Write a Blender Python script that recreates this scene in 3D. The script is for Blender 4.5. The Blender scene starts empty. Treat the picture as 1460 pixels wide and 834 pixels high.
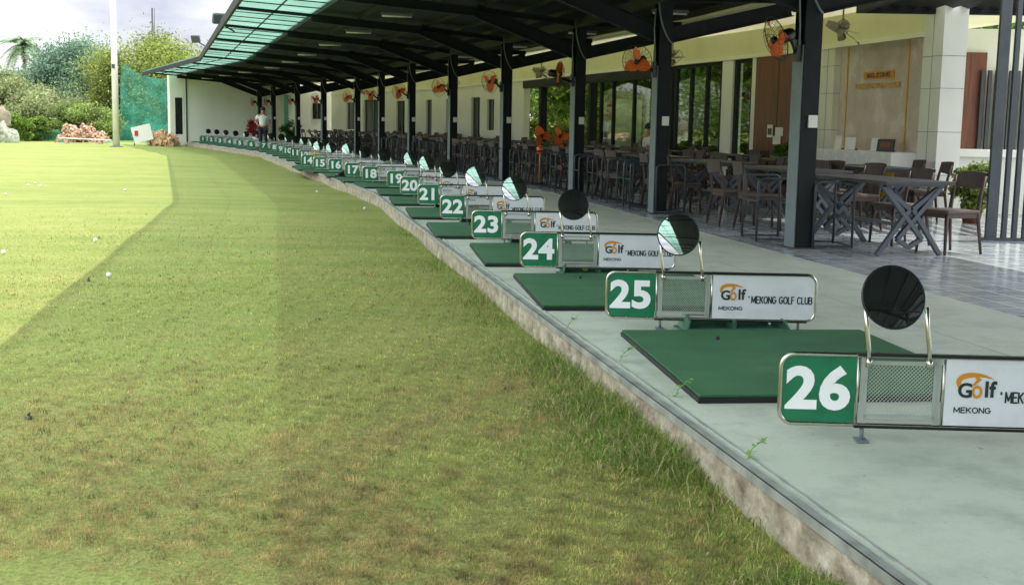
import bpy, bmesh, math, random
import numpy as np
from mathutils import Vector, Matrix, Euler
random.seed(7); rng = np.random.default_rng(7)
R = math.radians
sc = bpy.context.scene
col = sc.collection

# ------------------------------------------------------------------ camera
F_PX, PITCH, ROLL, EYE = 1750.0, math.atan(240/1750.0), 0.018, 1.25
cam = bpy.data.cameras.new('camera'); co = bpy.data.objects.new('camera', cam); col.objects.link(co)
cam.sensor_width = 36; cam.lens = F_PX/1460*36; cam.clip_start = .05; cam.clip_end = 3000
co.matrix_world = Matrix.Translation((0, 0, EYE)) @ Matrix.Rotation(math.pi/2-PITCH, 4, 'X') @ Matrix.Rotation(ROLL, 4, 'Z')
sc.camera = co

def ray(px, py):
    x, y = px-730, 417-py
    c, s = math.cos(ROLL), math.sin(ROLL)
    xr, yr = c*x-s*y, s*x+c*y
    cp, sp = math.cos(PITCH), math.sin(PITCH)
    return Vector((xr, F_PX*cp+yr*sp, yr*cp-F_PX*sp))
def un(px, py, z):
    r = ray(px, py); t = (z-EYE)/r.z
    return Vector((r.x*t, r.y*t, z))
def at(px, py, Y):
    r = ray(px, py)*(Y/ray(px, py).y)
    return Vector((r.x, Y, r.z+EYE))

# ------------------------------------------------------------------ object helpers
def tag(o, label=None, cat=None, group=None, kind=None):
    if label: o['label'] = label
    if cat: o['category'] = cat
    if group: o['group'] = group
    if kind: o['kind'] = kind
    return o
def empty(name, loc, rz=0, label=None, cat=None, group=None):
    o = bpy.data.objects.new(name, None); o.empty_display_size = .1
    o.location = loc; o.rotation_euler = (0, 0, rz); col.objects.link(o)
    return tag(o, label, cat, group)
KIDS = {}
def link(name, me, parent=None, smooth=False):
    o = bpy.data.objects.new(name, me); col.objects.link(o)
    if parent is not None: o.parent = parent; KIDS.setdefault(parent.name, []).append(o)
    return o
def copy_tree(o, parent=None):
    c = o.copy(); col.objects.link(c)
    if parent is not None: c.parent = parent; KIDS.setdefault(parent.name, []).append(c)
    for ch in list(KIDS.get(o.name, [])): copy_tree(ch, c)
    return c

class MB:
    def __init__(s): s.v = []; s.f = []; s.sm = []
    def add(s, vs, fs, smooth=False):
        n = len(s.v); s.v += [tuple(v) for v in vs]
        s.f += [tuple(i+n for i in f) for f in fs]; s.sm += [smooth]*len(fs); return s
    def box(s, c, d, M=None):
        x, y, z = d[0]/2, d[1]/2, d[2]/2
        vs = [Vector((a*x, b*y, e*z)) for a in (-1, 1) for b in (-1, 1) for e in (-1, 1)]
        if M is not None: vs = [M @ v for v in vs]
        c = Vector(c); vs = [v+c for v in vs]
        return s.add(vs, [(0, 1, 3, 2), (4, 6, 7, 5), (0, 4, 5, 1), (2, 3, 7, 6), (0, 2, 6, 4), (1, 5, 7, 3)])
    def bar(s, a, b, w, h, up=(0, 0, 1)):
        a, b = Vector(a), Vector(b); d = b-a; L = d.length; d.normalize()
        up = Vector(up); sd = d.cross(up)
        if sd.length < 1e-4: sd = d.cross(Vector((1, 0, 0)))
        sd.normalize(); u = sd.cross(d)
        vs = [p+sd*(i*w/2)+u*(j*h/2) for p in (a, b) for i, j in ((-1, -1), (1, -1), (1, 1), (-1, 1))]
        return s.add(vs, [(0, 3, 2, 1), (4, 5, 6, 7), (0, 1, 5, 4), (1, 2, 6, 5), (2, 3, 7, 6), (3, 0, 4, 7)])
    def tube(s, pts, r, n=8, caps=True, closed=False):
        pts = [Vector(p) for p in pts]; m = len(pts); rs = r if hasattr(r, '__len__') else [r]*m
        vs = []; pu = None
        for i, p in enumerate(pts):
            if closed: d = pts[(i+1) % m]-pts[i-1]
            else: d = pts[min(i+1, m-1)]-pts[max(i-1, 0)]
            if d.length < 1e-9: d = Vector((0, 0, 1))
            d.normalize()
            if pu is None:
                u = d.orthogonal().normalized()
            else:
                u = pu-d*pu.dot(d)
                u = u.normalized() if u.length > 1e-5 else d.orthogonal().normalized()
            pu = u; w = d.cross(u)
            for k in range(n):
                a = 2*math.pi*k/n; vs.append(p+(u*math.cos(a)+w*math.sin(a))*rs[i])
        fs = []
        for i in range(m if closed else m-1):
            j = (i+1) % m
            for k in range(n): fs.append((i*n+k, i*n+(k+1) % n, j*n+(k+1) % n, j*n+k))
        s.add(vs, fs, True)
        if caps and not closed:
            n0 = len(s.v)-len(vs)
            s.f += [tuple(n0+k for k in reversed(range(n))), tuple(n0+(m-1)*n+k for k in range(n))]; s.sm += [False]*2
        return s
    def lathe(s, prof, n=24, M=None, c=(0, 0, 0)):
        vs = []; c = Vector(c)
        for r, z in prof:
            for k in range(n):
                a = 2*math.pi*k/n; v = Vector((r*math.cos(a), r*math.sin(a), z))
                vs.append((M @ v if M is not None else v)+c)
        fs = [(i*n+k, i*n+(k+1) % n, (i+1)*n+(k+1) % n, (i+1)*n+k) for i in range(len(prof)-1) for k in range(n)]
        return s.add(vs, fs, True)
    def poly(s, pts, d):       # prism of a planar outline pts, extruded by vector d
        pts = [Vector(p) for p in pts]; d = Vector(d); n = len(pts)
        return s.add(pts+[p+d for p in pts], [tuple(reversed(range(n))), tuple(range(n, 2*n))]+[(k, (k+1) % n, n+(k+1) % n, n+k) for k in range(n)])
    def mesh(s, name, mat):
        me = bpy.data.meshes.new(name); me.from_pydata(s.v, [], s.f)
        me.polygons.foreach_set('use_smooth', s.sm)
        me.materials.append(mat); me.update()
        bm = bmesh.new(); bm.from_mesh(me); bmesh.ops.recalc_face_normals(bm, faces=bm.faces); bm.to_mesh(me); bm.free()
        return me
    def build(s, name, mat, parent=None, bevel=0):
        o = link(name, s.mesh(name, mat), parent)
        if bevel:
            b = o.modifiers.new('bevel', 'BEVEL'); b.width = bevel; b.segments = 2; b.limit_method = 'ANGLE'
        return o

# ------------------------------------------------------------------ materials
def hexc(h):
    h = h.lstrip('#'); o = []
    for i in (0, 2, 4):
        v = int(h[i:i+2], 16)/255; o.append(v/12.92 if v < .04045 else ((v+.055)/1.055)**2.4)
    return tuple(o)+(1,)
class NT:
    def __init__(s, m): s.t = m.node_tree; s.t.nodes.clear()
    def n(s, ty, **k):
        x = s.t.nodes.new(ty)
        for a, b in k.items():
            if a.startswith('i_'):
                key = a[2:].replace('_', ' ')
                x.inputs[int(key) if key.isdigit() else key].default_value = b
            else: setattr(x, a, b)
        return x
    def l(s, a, b): s.t.links.new(a, b)
    def ramp(s, src, stops):
        r = s.n('ShaderNodeValToRGB'); e = r.color_ramp.elements
        e[0].position, e[0].color = stops[0][0], stops[0][1]
        e[1].position, e[1].color = stops[-1][0], stops[-1][1]
        for p, c in stops[1:-1]:
            x = e.new(p); x.color = c
        s.l(src, r.inputs[0]); return r.outputs[0]
    def noise(s, vec, scale, detail=5, rough=.55):
        x = s.n('ShaderNodeTexNoise', i_Scale=scale, i_Detail=detail, i_Roughness=rough); s.l(vec, x.inputs['Vector']); return x.outputs[0]
    def mix(s, f, a, b, mode='MIX'):
        x = s.n('ShaderNodeMix', data_type='RGBA', blend_type=mode)
        for v, i in ((f, 0), (a, 6), (b, 7)):
            if isinstance(v, (float, int, tuple)): x.inputs[i].default_value = v
            else: s.l(v, x.inputs[i])
        return x.outputs[2]
def mat_base(name):
    m = bpy.data.materials.new(name); m.use_nodes = True; t = NT(m)
    out = t.n('ShaderNodeOutputMaterial'); b = t.n('ShaderNodeBsdfPrincipled'); t.l(b.outputs[0], out.inputs[0])
    g = t.n('ShaderNodeNewGeometry'); return m, t, b, g.outputs['Position'], out
def pbr(name, c, rough=.5, metal=0, var=.12, scale=6, bump=0, bscale=60, spec=.5, obj=True):
    m, t, b, pos, out = mat_base(name)
    if obj:
        tc = t.n('ShaderNodeTexCoord'); pos = tc.outputs['Object']
    c = hexc(c) if isinstance(c, str) else c
    k = t.noise(pos, scale, 6)
    dark = tuple(x*(1-var*1.6) for x in c[:3])+(1,); lite = tuple(min(1, x*(1+var)) for x in c[:3])+(1,)
    t.l(t.ramp(k, [(.3, dark), (.5, c), (.72, lite)]), b.inputs['Base Color'])
    b.inputs['Metallic'].default_value = metal
    b.inputs['Specular IOR Level'].default_value = spec
    rr = t.n('ShaderNodeMapRange', i_3=max(.02, rough-.1), i_4=min(1, rough+.12)); t.l(t.noise(pos, scale*2.3, 4), rr.inputs[0]); t.l(rr.outputs[0], b.inputs['Roughness'])
    if bump:
        bp = t.n('ShaderNodeBump', i_Strength=bump, i_Distance=.01); t.l(t.noise(pos, bscale, 4), bp.inputs['Height']); t.l(bp.outputs[0], b.inputs['Normal'])
    return m
M = {}
M['black_steel'] = pbr('black painted steel', '#11181a', .55, var=.25, spec=.25)
M['roof_under'] = pbr('dark roof sheet', '#0e1619', .6, var=.3, scale=.8, spec=.25)
M['grey_steel'] = pbr('grey painted steel', '#3a4146', .4, var=.15)
M['light_grey'] = pbr('pale grey column face', '#69747a', .5, var=.1)
M['chrome'] = pbr('stainless tube', '#c9c6ba', .22, metal=1, var=.08, scale=20)
M['dark_tube'] = pbr('dull tube', '#2a2d2c', .4, metal=.6)
M['green_panel'] = pbr('green number panel', '#12704c', .35, var=.15, scale=9)
M['sign_white'] = pbr('white sign panel', '#d9dde4', .3, var=.07, scale=5)
M['ink_white'] = pbr('white lettering', '#f2f4f8', .4, var=.02)
M['ink_dark'] = pbr('dark teal lettering', '#14302f', .5, var=.03)
M['ink_orange'] = pbr('orange print', '#d08a1c', .5, var=.05)
M['ink_yellow'] = pbr('yellow print', '#d9c53a', .5, var=.05)
M['gold'] = pbr('gold letters', '#e0a92a', .3, metal=.55, var=.1)
M['rubber'] = pbr('black rubber', '#0f1112', .7, var=.2, bump=.3)
M['mirror'] = pbr('mirror face', '#dfe6e4', .03, metal=1, var=.02)
M['tray'] = pbr('green plastic tray', '#2f5a47', .45, var=.15)
M['white_plastic'] = pbr('white plastic', '#dcdcd6', .4, var=.05)
M['orange_plastic'] = pbr('orange fan blades', '#e8661c', .35, var=.1)
M['black_plastic'] = pbr('black plastic', '#101214', .35, var=.15)
M['bronze'] = pbr('grey bronze fan', '#7c7866', .35, metal=.4, var=.12)
M['wood_dark'] = pbr('dark wood chair', '#3d2a24', .45, var=.25, scale=14)
M['chair_pad'] = pbr('brown grey upholstery', '#50453f', .7, var=.12, scale=12)
M['table_top'] = pbr('charcoal table top', '#2f3034', .5, var=.15, scale=4)
M['table_leg'] = pbr('slate table frame', '#434b55', .4, var=.12)
M['cream'] = pbr('cream green wall paint', '#cfcfa8', .7, var=.05, scale=1.2, obj=False)
M['white_wall'] = pbr('white wall paint', '#e0e2d6', .8, var=.05, scale=.7, obj=False)
M['ceil'] = pbr('off white ceiling', '#e0decb', .8, var=.05, scale=.8, obj=False)
M['pillar'] = pbr('white glazed tile', '#e2e2d8', .2, var=.04, scale=1.5, obj=False)
M['marble_top'] = pbr('white stone counter', '#f0f0ea', .25, var=.04, scale=4)
M['leaf'] = None
M['white_paint'] = pbr('white painted pole', '#d9d9d2', .6, var=.07, scale=2)
M['skin'] = pbr('skin', '#a9765a', .6, var=.06)
M['hair'] = pbr('black hair', '#0d0b0a', .6, var=.2)
M['shirt'] = pbr('white shirt', '#dfe0e2', .8, var=.06)
M['trousers'] = pbr('navy trousers', '#1a1d29', .8, var=.1)
M['clay'] = pbr('clay pot', '#7c4a33', .7, var=.15)
M['red_leaf'] = pbr('red flowers', '#a3202a', .6, var=.3)
M['debris'] = pbr('brick coloured rubble', '#b89680', .9, var=.35, scale=6)
M['sack'] = pbr('pale sack', '#8f9682', .9, var=.5, scale=5)
M['bark'] = pbr('bark', '#5d5042', .9, var=.25, scale=5, bump=.5, bscale=20)

def wood():
    m, t, b, pos, out = mat_base('brown wood panel')
    mp = t.n('ShaderNodeMapping'); mp.inputs['Scale'].default_value = (8, 8, .5); t.l(pos, mp.inputs[0])
    t.l(t.ramp(t.noise(mp.outputs[0], 3, 7), [(.3, hexc('#54301f')), (.7, hexc('#80492f'))]), b.inputs['Base Color'])
    b.inputs['Roughness'].default_value = .4; return m
M['wood'] = wood()
def marble():
    m, t, b, pos, out = mat_base('grey marble')
    k = t.noise(pos, 1.3, 9, .62)
    t.l(t.ramp(k, [(.3, hexc('#b5a6a0')), (.48, hexc('#c3b4ae')), (.53, hexc('#d2c6c1')), (.7, hexc('#bdaea8'))]), b.inputs['Base Color'])
    b.inputs['Roughness'].default_value = .18; return m
M['marble'] = marble()
def marble2():
    m, t, b, pos, out = mat_base('mottled brown stone')
    t.l(t.ramp(t.noise(pos, 9, 9, .7), [(.35, hexc('#4b423e')), (.6, hexc('#7b6c64'))]), b.inputs['Base Color'])
    b.inputs['Roughness'].default_value = .25; return m
M['stone_brown'] = marble2()
def turf():
    m, t, b, pos, out = mat_base('green mat turf')
    k = t.noise(pos, 2.5, 5); k2 = t.noise(pos, 260, 3)
    c1 = t.ramp(k, [(.3, hexc('#1d5030')), (.7, hexc('#2b6a40'))])
    c = t.mix(.35, c1, t.ramp(k2, [(.35, hexc('#12381f')), (.65, hexc('#3a7247'))]))
    tc = t.n('ShaderNodeTexCoord'); oi = t.n('ShaderNodeObjectInfo')
    vm = t.n('ShaderNodeVectorMath', operation='DISTANCE'); vm.inputs[1].default_value = (.1, -.35, 0); mp = t.n('ShaderNodeMapping'); mp.inputs['Scale'].default_value = (1, 1.4, 1); t.l(tc.outputs['Object'], mp.inputs[0]); t.l(mp.outputs[0], vm.inputs[0])
    wr = t.n('ShaderNodeMapRange', i_1=.05, i_2=.6, i_3=.7, i_4=0.0); t.l(vm.outputs['Value'], wr.inputs[0]); wm = t.n('ShaderNodeMath', operation='MULTIPLY'); t.l(wr.outputs[0], wm.inputs[0]); t.l(t.ramp(t.noise(pos, 6, 8, .7), [(.4, (0, 0, 0, 1)), (.65, (1, 1, 1, 1))]), wm.inputs[1])
    c = t.mix(wm.outputs[0], c, hexc('#5b7f62'))
    t.l(c, b.inputs['Base Color']); b.inputs['Roughness'].default_value = .9
    bp = t.n('ShaderNodeBump', i_Strength=.8, i_Distance=.006); t.l(k2, bp.inputs['Height']); t.l(bp.outputs[0], b.inputs['Normal']); return m
M['turf'] = turf()
def floor_mat():
    m, t, b, pos, out = mat_base('grey green painted concrete')
    base = t.ramp(t.noise(pos, .55, 6, .6), [(.3, hexc('#aab2a4')), (.52, hexc('#b6beb0')), (.72, hexc('#c0c6ba'))])
    dirt = t.ramp(t.noise(pos, 3.2, 9, .7), [(.47, (0, 0, 0, 1)), (.72, (1, 1, 1, 1))])
    c = t.mix(dirt, base, hexc('#98a194'))
    spots = t.ramp(t.noise(pos, 21, 3, .5), [(.70, (0, 0, 0, 1)), (.74, (1, 1, 1, 1))])
    sp2 = t.n('ShaderNodeMath', operation='MULTIPLY', i_1=.55); t.l(spots, sp2.inputs[0])
    c = t.mix(sp2.outputs[0], c, hexc('#6c6f62'))
    mp = t.n('ShaderNodeMapping'); mp.inputs['Scale'].default_value = (1.2, 7, 1); t.l(pos, mp.inputs[0])
    scuff = t.ramp(t.noise(mp.outputs[0], 5, 8, .75), [(.62, (0, 0, 0, 1)), (.78, (.6, .6, .6, 1))])
    c = t.mix(scuff, c, hexc('#ccd1c6'))
    cr = t.ramp(t.noise(pos, 1.7, 12, .8), [(.492, (0, 0, 0, 1)), (.5, (.5, .5, .5, 1)), (.508, (0, 0, 0, 1))])
    c = t.mix(cr, c, hexc('#8d9688'))
    t.l(c, b.inputs['Base Color'])
    rr = t.n('ShaderNodeMapRange', i_3=.42, i_4=.7); t.l(t.noise(pos, 2, 5), rr.inputs[0]); t.l(rr.outputs[0], b.inputs['Roughness'])
    bp = t.n('ShaderNodeBump', i_Strength=.12, i_Distance=.01); t.l(t.noise(pos, 35, 6), bp.inputs['Height']); t.l(bp.outputs[0], b.inputs['Normal']); return m
M['floor'] = floor_mat()
def tile_mat():
    m, t, b, pos, out = mat_base('glossy patterned floor tile')
    mp = t.n('ShaderNodeMapping'); mp.inputs['Rotation'].default_value = (0, 0, R(-12)); t.l(pos, mp.inputs[0])
    br = t.n('ShaderNodeTexBrick', offset=0.0, i_Scale=1.0, i_Mortar_Size=.012)
    br.inputs['Brick Width'].default_value = .3; br.inputs['Row Height'].default_value = .3
    br.inputs['Color1'].default_value = hexc('#98a2aa'); br.inputs['Color2'].default_value = hexc('#b4bcc0'); br.inputs['Mortar'].default_value = hexc('#d4d8d4')
    t.l(mp.outputs[0], br.inputs['Vector'])
    b2 = t.n('ShaderNodeTexBrick', offset=0.0, i_Scale=1.0, i_Mortar_Size=.004)
    b2.inputs['Brick Width'].default_value = .1; b2.inputs['Row Height'].default_value = .1
    b2.inputs['Color1'].default_value = (1, 1, 1, 1); b2.inputs['Color2'].default_value = (.7, .72, .75, 1); b2.inputs['Mortar'].default_value = (1.25, 1.25, 1.2, 1)
    t.l(mp.outputs[0], b2.inputs['Vector'])
    c = t.mix(1.0, br.outputs[0], b2.outputs[0], 'MULTIPLY')
    t.l(c, b.inputs['Base Color']); b.inputs['Roughness'].default_value = .16
    return m
M['tile'] = tile_mat()
def kerb_mat():
    m, t, b, pos, out = mat_base('stained kerb concrete')
    mp = t.n('ShaderNodeMapping'); mp.inputs['Scale'].default_value = (1, 1, 1.4); t.l(pos, mp.inputs[0])
    c = t.ramp(t.noise(mp.outputs[0], 6.5, 9, .72), [(.3, hexc('#5c5445')), (.47, hexc('#8e8671')), (.6, hexc('#aaa491')), (.75, hexc('#c9c5b8'))])
    t.l(c, b.inputs['Base Color']); b.inputs['Roughness'].default_value = .9
    bp = t.n('ShaderNodeBump', i_Strength=.6, i_Distance=.02); t.l(t.noise(pos, 18, 8), bp.inputs['Height']); t.l(bp.outputs[0], b.inputs['Normal']); return m
M['kerb'] = kerb_mat()
def lawn_mat():
    m, t, b, pos, out = mat_base('short lawn')
    k1 = t.noise(pos, .22, 6, .6); k2 = t.noise(pos, 1.6, 7, .65); k3 = t.noise(pos, 45, 4, .7)
    c = t.ramp(k1, [(.32, hexc('#74863f')), (.5, hexc('#829247')), (.68, hexc('#969b55'))])
    c2 = t.ramp(k2, [(.36, hexc('#5f7a33')), (.5, hexc('#83934a')), (.62, hexc('#a59a68'))])
    c = t.mix(.55, c, c2)
    # worn brown patch by the kerb in the foreground
    sx = t.n('ShaderNodeSeparateXYZ'); t.l(pos, sx.inputs[0])
    vm = t.n('ShaderNodeVectorMath', operation='DISTANCE'); vm.inputs[1].default_value = (.1, 4.6, -.15); t.l(pos, vm.inputs[0])
    mr = t.n('ShaderNodeMapRange', i_1=.8, i_2=5.2, i_3=1.0, i_4=0.0); t.l(vm.outputs['Value'], mr.inputs[0])
    pm = t.n('ShaderNodeMath', operation='MULTIPLY'); t.l(mr.outputs[0], pm.inputs[0]); t.l(t.ramp(t.noise(pos, 2.3, 8, .7), [(.38, (0, 0, 0, 1)), (.62, (1, 1, 1, 1))]), pm.inputs[1])
    c = t.mix(pm.outputs[0], c, hexc('#83714f'))
    # faint mown streaks across the range
    mp = t.n('ShaderNodeMapping'); mp.inputs['Rotation'].default_value = (0, 0, R(8)); mp.inputs['Scale'].default_value = (.15, 1.4, 1); t.l(pos, mp.inputs[0])
    c = t.mix(.34, c, t.ramp(t.noise(mp.outputs[0], 1.1, 6, .6), [(.4, hexc('#53692f')), (.6, hexc('#a1a05c'))]))
    c = t.mix(.5, c, t.ramp(k3, [(.3, hexc('#444f24')), (.5, hexc('#838f4c')), (.7, hexc('#abab72'))]))
    t.l(c, b.inputs['Base Color']); b.inputs['Roughness'].default_value = .95; b.inputs['Specular IOR Level'].default_value = .15
    bp = t.n('ShaderNodeBump', i_Strength=.9, i_Distance=.03); t.l(k3, bp.inputs['Height']); t.l(bp.outputs[0], b.inputs['Normal']); return m
M['lawn'] = lawn_mat()
def attr_leaf(name, tr=.3, rough=.6):
    m, t, b, pos, out = mat_base(name)
    a = t.n('ShaderNodeAttribute', attribute_name='tint'); c = a.outputs['Color']
    t.l(c, b.inputs['Base Color']); b.inputs['Roughness'].default_value = rough; b.inputs['Specular IOR Level'].default_value = .25
    tl = t.n('ShaderNodeBsdfTranslucent'); t.l(c, tl.inputs[0])
    mx = t.n('ShaderNodeMixShader', i_0=tr); t.l(b.outputs[0], mx.inputs[1]); t.l(tl.outputs[0], mx.inputs[2]); t.l(mx.outputs[0], out.inputs[0])
    return m
M['leaf'] = attr_leaf('foliage', .35); M['blade'] = attr_leaf('grass blades', .3, .7)
def ceil_mat():  # translucency added so fill light reaches the dining area
    m, t, b, pos, out = mat_base('cream ceiling with added translucency')
    cc = t.ramp(t.noise(pos, .8, 4), [(.3, hexc('#d9d6bf')), (.7, hexc('#e6e4d2'))]); t.l(cc, b.inputs['Base Color']); b.inputs['Roughness'].default_value = .8
    tl = t.n('ShaderNodeBsdfTranslucent'); t.l(cc, tl.inputs[0]); mx = t.n('ShaderNodeMixShader', i_0=.42); t.l(b.outputs[0], mx.inputs[1]); t.l(tl.outputs[0], mx.inputs[2]); t.l(mx.outputs[0], out.inputs[0]); return m
M['ceil_t'] = ceil_mat()
def poly_sheet():
    m, t, b, pos, out = mat_base('green translucent sheet')
    tc = t.n('ShaderNodeTexCoord'); 
    cc = t.ramp(t.noise(pos, .9, 5), [(.3, hexc('#6c9585')), (.7, hexc('#8fb3a5'))])
    tl = t.n('ShaderNodeBsdfTranslucent'); t.l(cc, tl.inputs[0]); t.l(cc, b.inputs['Base Color']); b.inputs['Roughness'].default_value = .3
    tp = t.n('ShaderNodeBsdfTransparent', i_0=hexc('#a6c6b9'))
    m1 = t.n('ShaderNodeMixShader', i_0=.85); t.l(b.outputs[0], m1.inputs[1]); t.l(tl.outputs[0], m1.inputs[2])
    m2 = t.n('ShaderNodeMixShader', i_0=.5); t.l(m1.outputs[0], m2.inputs[1]); t.l(tp.outputs[0], m2.inputs[2]); t.l(m2.outputs[0], out.inputs[0]); return m
M['poly'] = poly_sheet()
def glass_mat(name, tint, refl):
    m, t, b, pos, out = mat_base(name)
    tp = t.n('ShaderNodeBsdfTransparent', i_0=hexc(tint)); gl = t.n('ShaderNodeBsdfGlossy', i_Roughness=.02)
    lw = t.n('ShaderNodeLayerWeight', i_Blend=refl); mx = t.n('ShaderNodeMixShader'); t.l(lw.outputs['Facing'], mx.inputs[0])
    t.l(tp.outputs[0], mx.inputs[1]); t.l(gl.outputs[0], mx.inputs[2]); t.l(mx.outputs[0], out.inputs[0]); return m
M['glass'] = glass_mat('tinted glass', '#d8e2d6', .12)
M['dark_glass'] = pbr('dark window glass', '#1c2426', .08, var=.2, scale=1)
def net_mat(name, c, alpha, scale):
    m, t, b, pos, out = mat_base(name)
    cc = t.ramp(t.noise(pos, .8, 5), [(.3, hexc(c)), (.7, tuple(min(1, x*1.4) for x in hexc(c)[:3])+(1,))])
    t.l(cc, b.inputs['Base Color']); b.inputs['Roughness'].default_value = .8
    tl = t.n('ShaderNodeBsdfTranslucent'); t.l(cc, tl.inputs[0])
    m1 = t.n('ShaderNodeMixShader', i_0=.5); t.l(b.outputs[0], m1.inputs[1]); t.l(tl.outputs[0], m1.inputs[2])
    tp = t.n('ShaderNodeBsdfTransparent'); m2 = t.n('ShaderNodeMixShader')
    k = t.n('ShaderNodeMapRange', i_1=.35, i_2=.65, i_3=alpha-.15, i_4=alpha+.15); t.l(t.noise(pos, scale, 3), k.inputs[0]); t.l(k.outputs[0], m2.inputs[0])
    t.l(tp.outputs[0], m2.inputs[1]); t.l(m1.outputs[0], m2.inputs[2]); t.l(m2.outputs[0], out.inputs[0]); return m
M['net'] = net_mat('teal netting', '#3f9484', .4, 1.5)
M['net_thin'] = net_mat('thin green netting', '#5faa94', .4, 1.2)

# ------------------------------------------------------------------ path of the platform edge
# the platform edge is a chain of straight runs that bends left twice
_V = [(-.193, -34.0), (-.193, 21.5), (-.286, 47.7), (-.423, 82.0)]
_P = [Vector((1.75+.193*34, -34.0)), Vector((-2.40, 21.5)), Vector((-9.88, 47.7)), Vector((-24.4, 82.0))]
_D = [(b-a).normalized() for a, b in zip(_P[:-1], _P[1:])]
_C = [0]
for a, b in zip(_P[:-1], _P[1:]): _C.append(_C[-1]+(b-a).length)
_S0 = (3.27+34)/_D[0].y; _C = [c-_S0 for c in _C]
_S = np.array([_C[0], _C[-1]])
_Z = np.array([p.y for p in _P]); _X = np.array([p.x for p in _P])
def ex(Z): return float(np.interp(Z, _Z, _X))
def sZ(Z): return float(np.interp(Z, _Z, _C))
def _seg(s):
    for k in range(2, -1, -1):
        if s >= _C[k]: return k
    return 0
def P(s, off=0, z=0):
    k = _seg(s); u = (s-_C[k])/(_C[k+1]-_C[k]); q = []
    for v in (k, k+1):
        n1 = _D[max(v-1, 0)]; n2 = _D[min(v, 2)]; n1 = Vector((n1.y, -n1.x)); n2 = Vector((n2.y, -n2.x))
        m = (n1+n2).normalized(); m = m/m.dot(n1); q.append(_P[v]+m*off)
    p = q[0].lerp(q[1], u); return Vector((p.x, p.y, z))
def heading(s):
    d = _D[_seg(s)]; return math.atan2(-d.x, d.y)
def s_off(x, y):                                      # inverse: world point to (s, off)
    best = float(min(np.arange(_S[0], _S[-1], .5), key=lambda s: (P(s)-Vector((x, y, 0))).length))
    for _ in range(6):
        h = heading(best); t = Vector((-math.sin(h), math.cos(h), 0)); best += (Vector((x, y, 0))-P(best)).dot(t)
    h = heading(best); n = Vector((math.cos(h), math.sin(h), 0)); return best, (Vector((x, y, 0))-P(best)).dot(n)
def sweep(mb, prof, s0, s1, step=1.5, closed=True):
    k = max(1, int(round(abs(s1-s0)/step))); m = len(prof); vs = []
    ks = sorted([s0+(s1-s0)*i/k for i in range(k+1)]+[c for c in _C[1:3] if min(s0, s1)+.01 < c < max(s0, s1)-.01], reverse=s1 < s0); k = len(ks)-1
    for s in ks:
        vs += [P(s, o, z) for o, z in prof]
    fs = []
    for i in range(k):
        for j in range(m if closed else m-1):
            a, b = i*m+j, i*m+(j+1) % m; fs.append((a, b, b+m, a+m))
    if closed: fs += [tuple(range(m)), tuple(k*m+j for j in range(m))]
    mb.add(vs, fs); return mb
def rect(o0, o1, z0, z1): return [(o0, z0), (o1, z0), (o1, z1), (o0, z1)]

S_END = sZ(65.0); S_BACK = sZ(-30)
GZ = -.175
C_OFF = 3.72; F_OFF = 7.62
# ------------------------------------------------------------------ ground
def grid_ground():
    mb = MB()
    xs = list(np.concatenate([[-500, -200, -90], np.linspace(-45, 8, 54), [30, 90, 200, 500]])); ys = list(np.concatenate([[-300, -80], np.linspace(-14, 90, 105), [150, 300, 700]]))
    vs = []
    for y in ys:
        for x in xs:
            z = GZ
            if -45 <= x <= 0 and 3 < y < 90: z += .02*math.sin(x*.9+y*.31)+.015*math.sin(y*1.3-x*.4)
            vs.append((x, y, z-.0))
    n = len(xs); fs = [(j*n+i, j*n+i+1, (j+1)*n+i+1, (j+1)*n+i) for j in range(len(ys)-1) for i in range(n-1)]
    mb.add(vs, fs, True); return mb
tag(grid_ground().build('lawn', M['lawn']), 'driving range lawn of short grass, half in the shade of the canopy', kind='structure')
pl = MB(); sweep(pl, rect(.03, F_OFF+16, GZ-.2, 0), S_BACK, S_END+6, 1)
tag(pl.build('walkway', M['floor']), 'grey green painted concrete platform', kind='structure')
kb = MB(); sweep(kb, rect(-.02, .028, GZ-.2, -.004), S_BACK, S_END+6, .6)
tag(kb.build('kerb', M['kerb']), 'stained concrete kerb face along the platform', kind='structure')
tl = MB(); sweep(tl, rect(C_OFF-.42, F_OFF+.3, -.02, .004), S_BACK, S_END-1, 1)
# tile runs on into the entrance on the right
sweep(tl, rect(F_OFF+.302, F_OFF+9, -.02, .004), S_BACK, sZ(16.5), 1)
tag(tl.build('tile_floor', M['tile']), 'glossy grey patterned dining floor tiles', kind='structure')
ms = MB(); sweep(ms, rect(-.03, .012, .0, .012), S_BACK, S_END+3, .8); sweep(ms, rect(-.034, -.024, -.022, .012), S_BACK, S_END+3, .8)
sweep(ms, rect(.05, .058, .0, .007), S_BACK, S_END+3, .8)
tag(ms.build('metal_edge_strip', pbr('weathered aluminium strip', '#a9aca8', .45, metal=.5, var=.3, scale=5)), 'weathered metal edging strip running along the platform edge', 'edging strip')

jn = MB()
for k_ in range(1, 13): s_ = sZ(5.0)+k_*5; jn.bar(P(s_, .06, -.0008), P(s_, C_OFF-.43, -.0008), .003, .003)
sweep(jn, rect(2.35, 2.354, -.001, .002), S_BACK, S_END, 3)
tag(jn.build('floor_joint', pbr('joint filler', '#929a8e', .9)), 'thin joint lines cut in the concrete platform', kind='structure')
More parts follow.
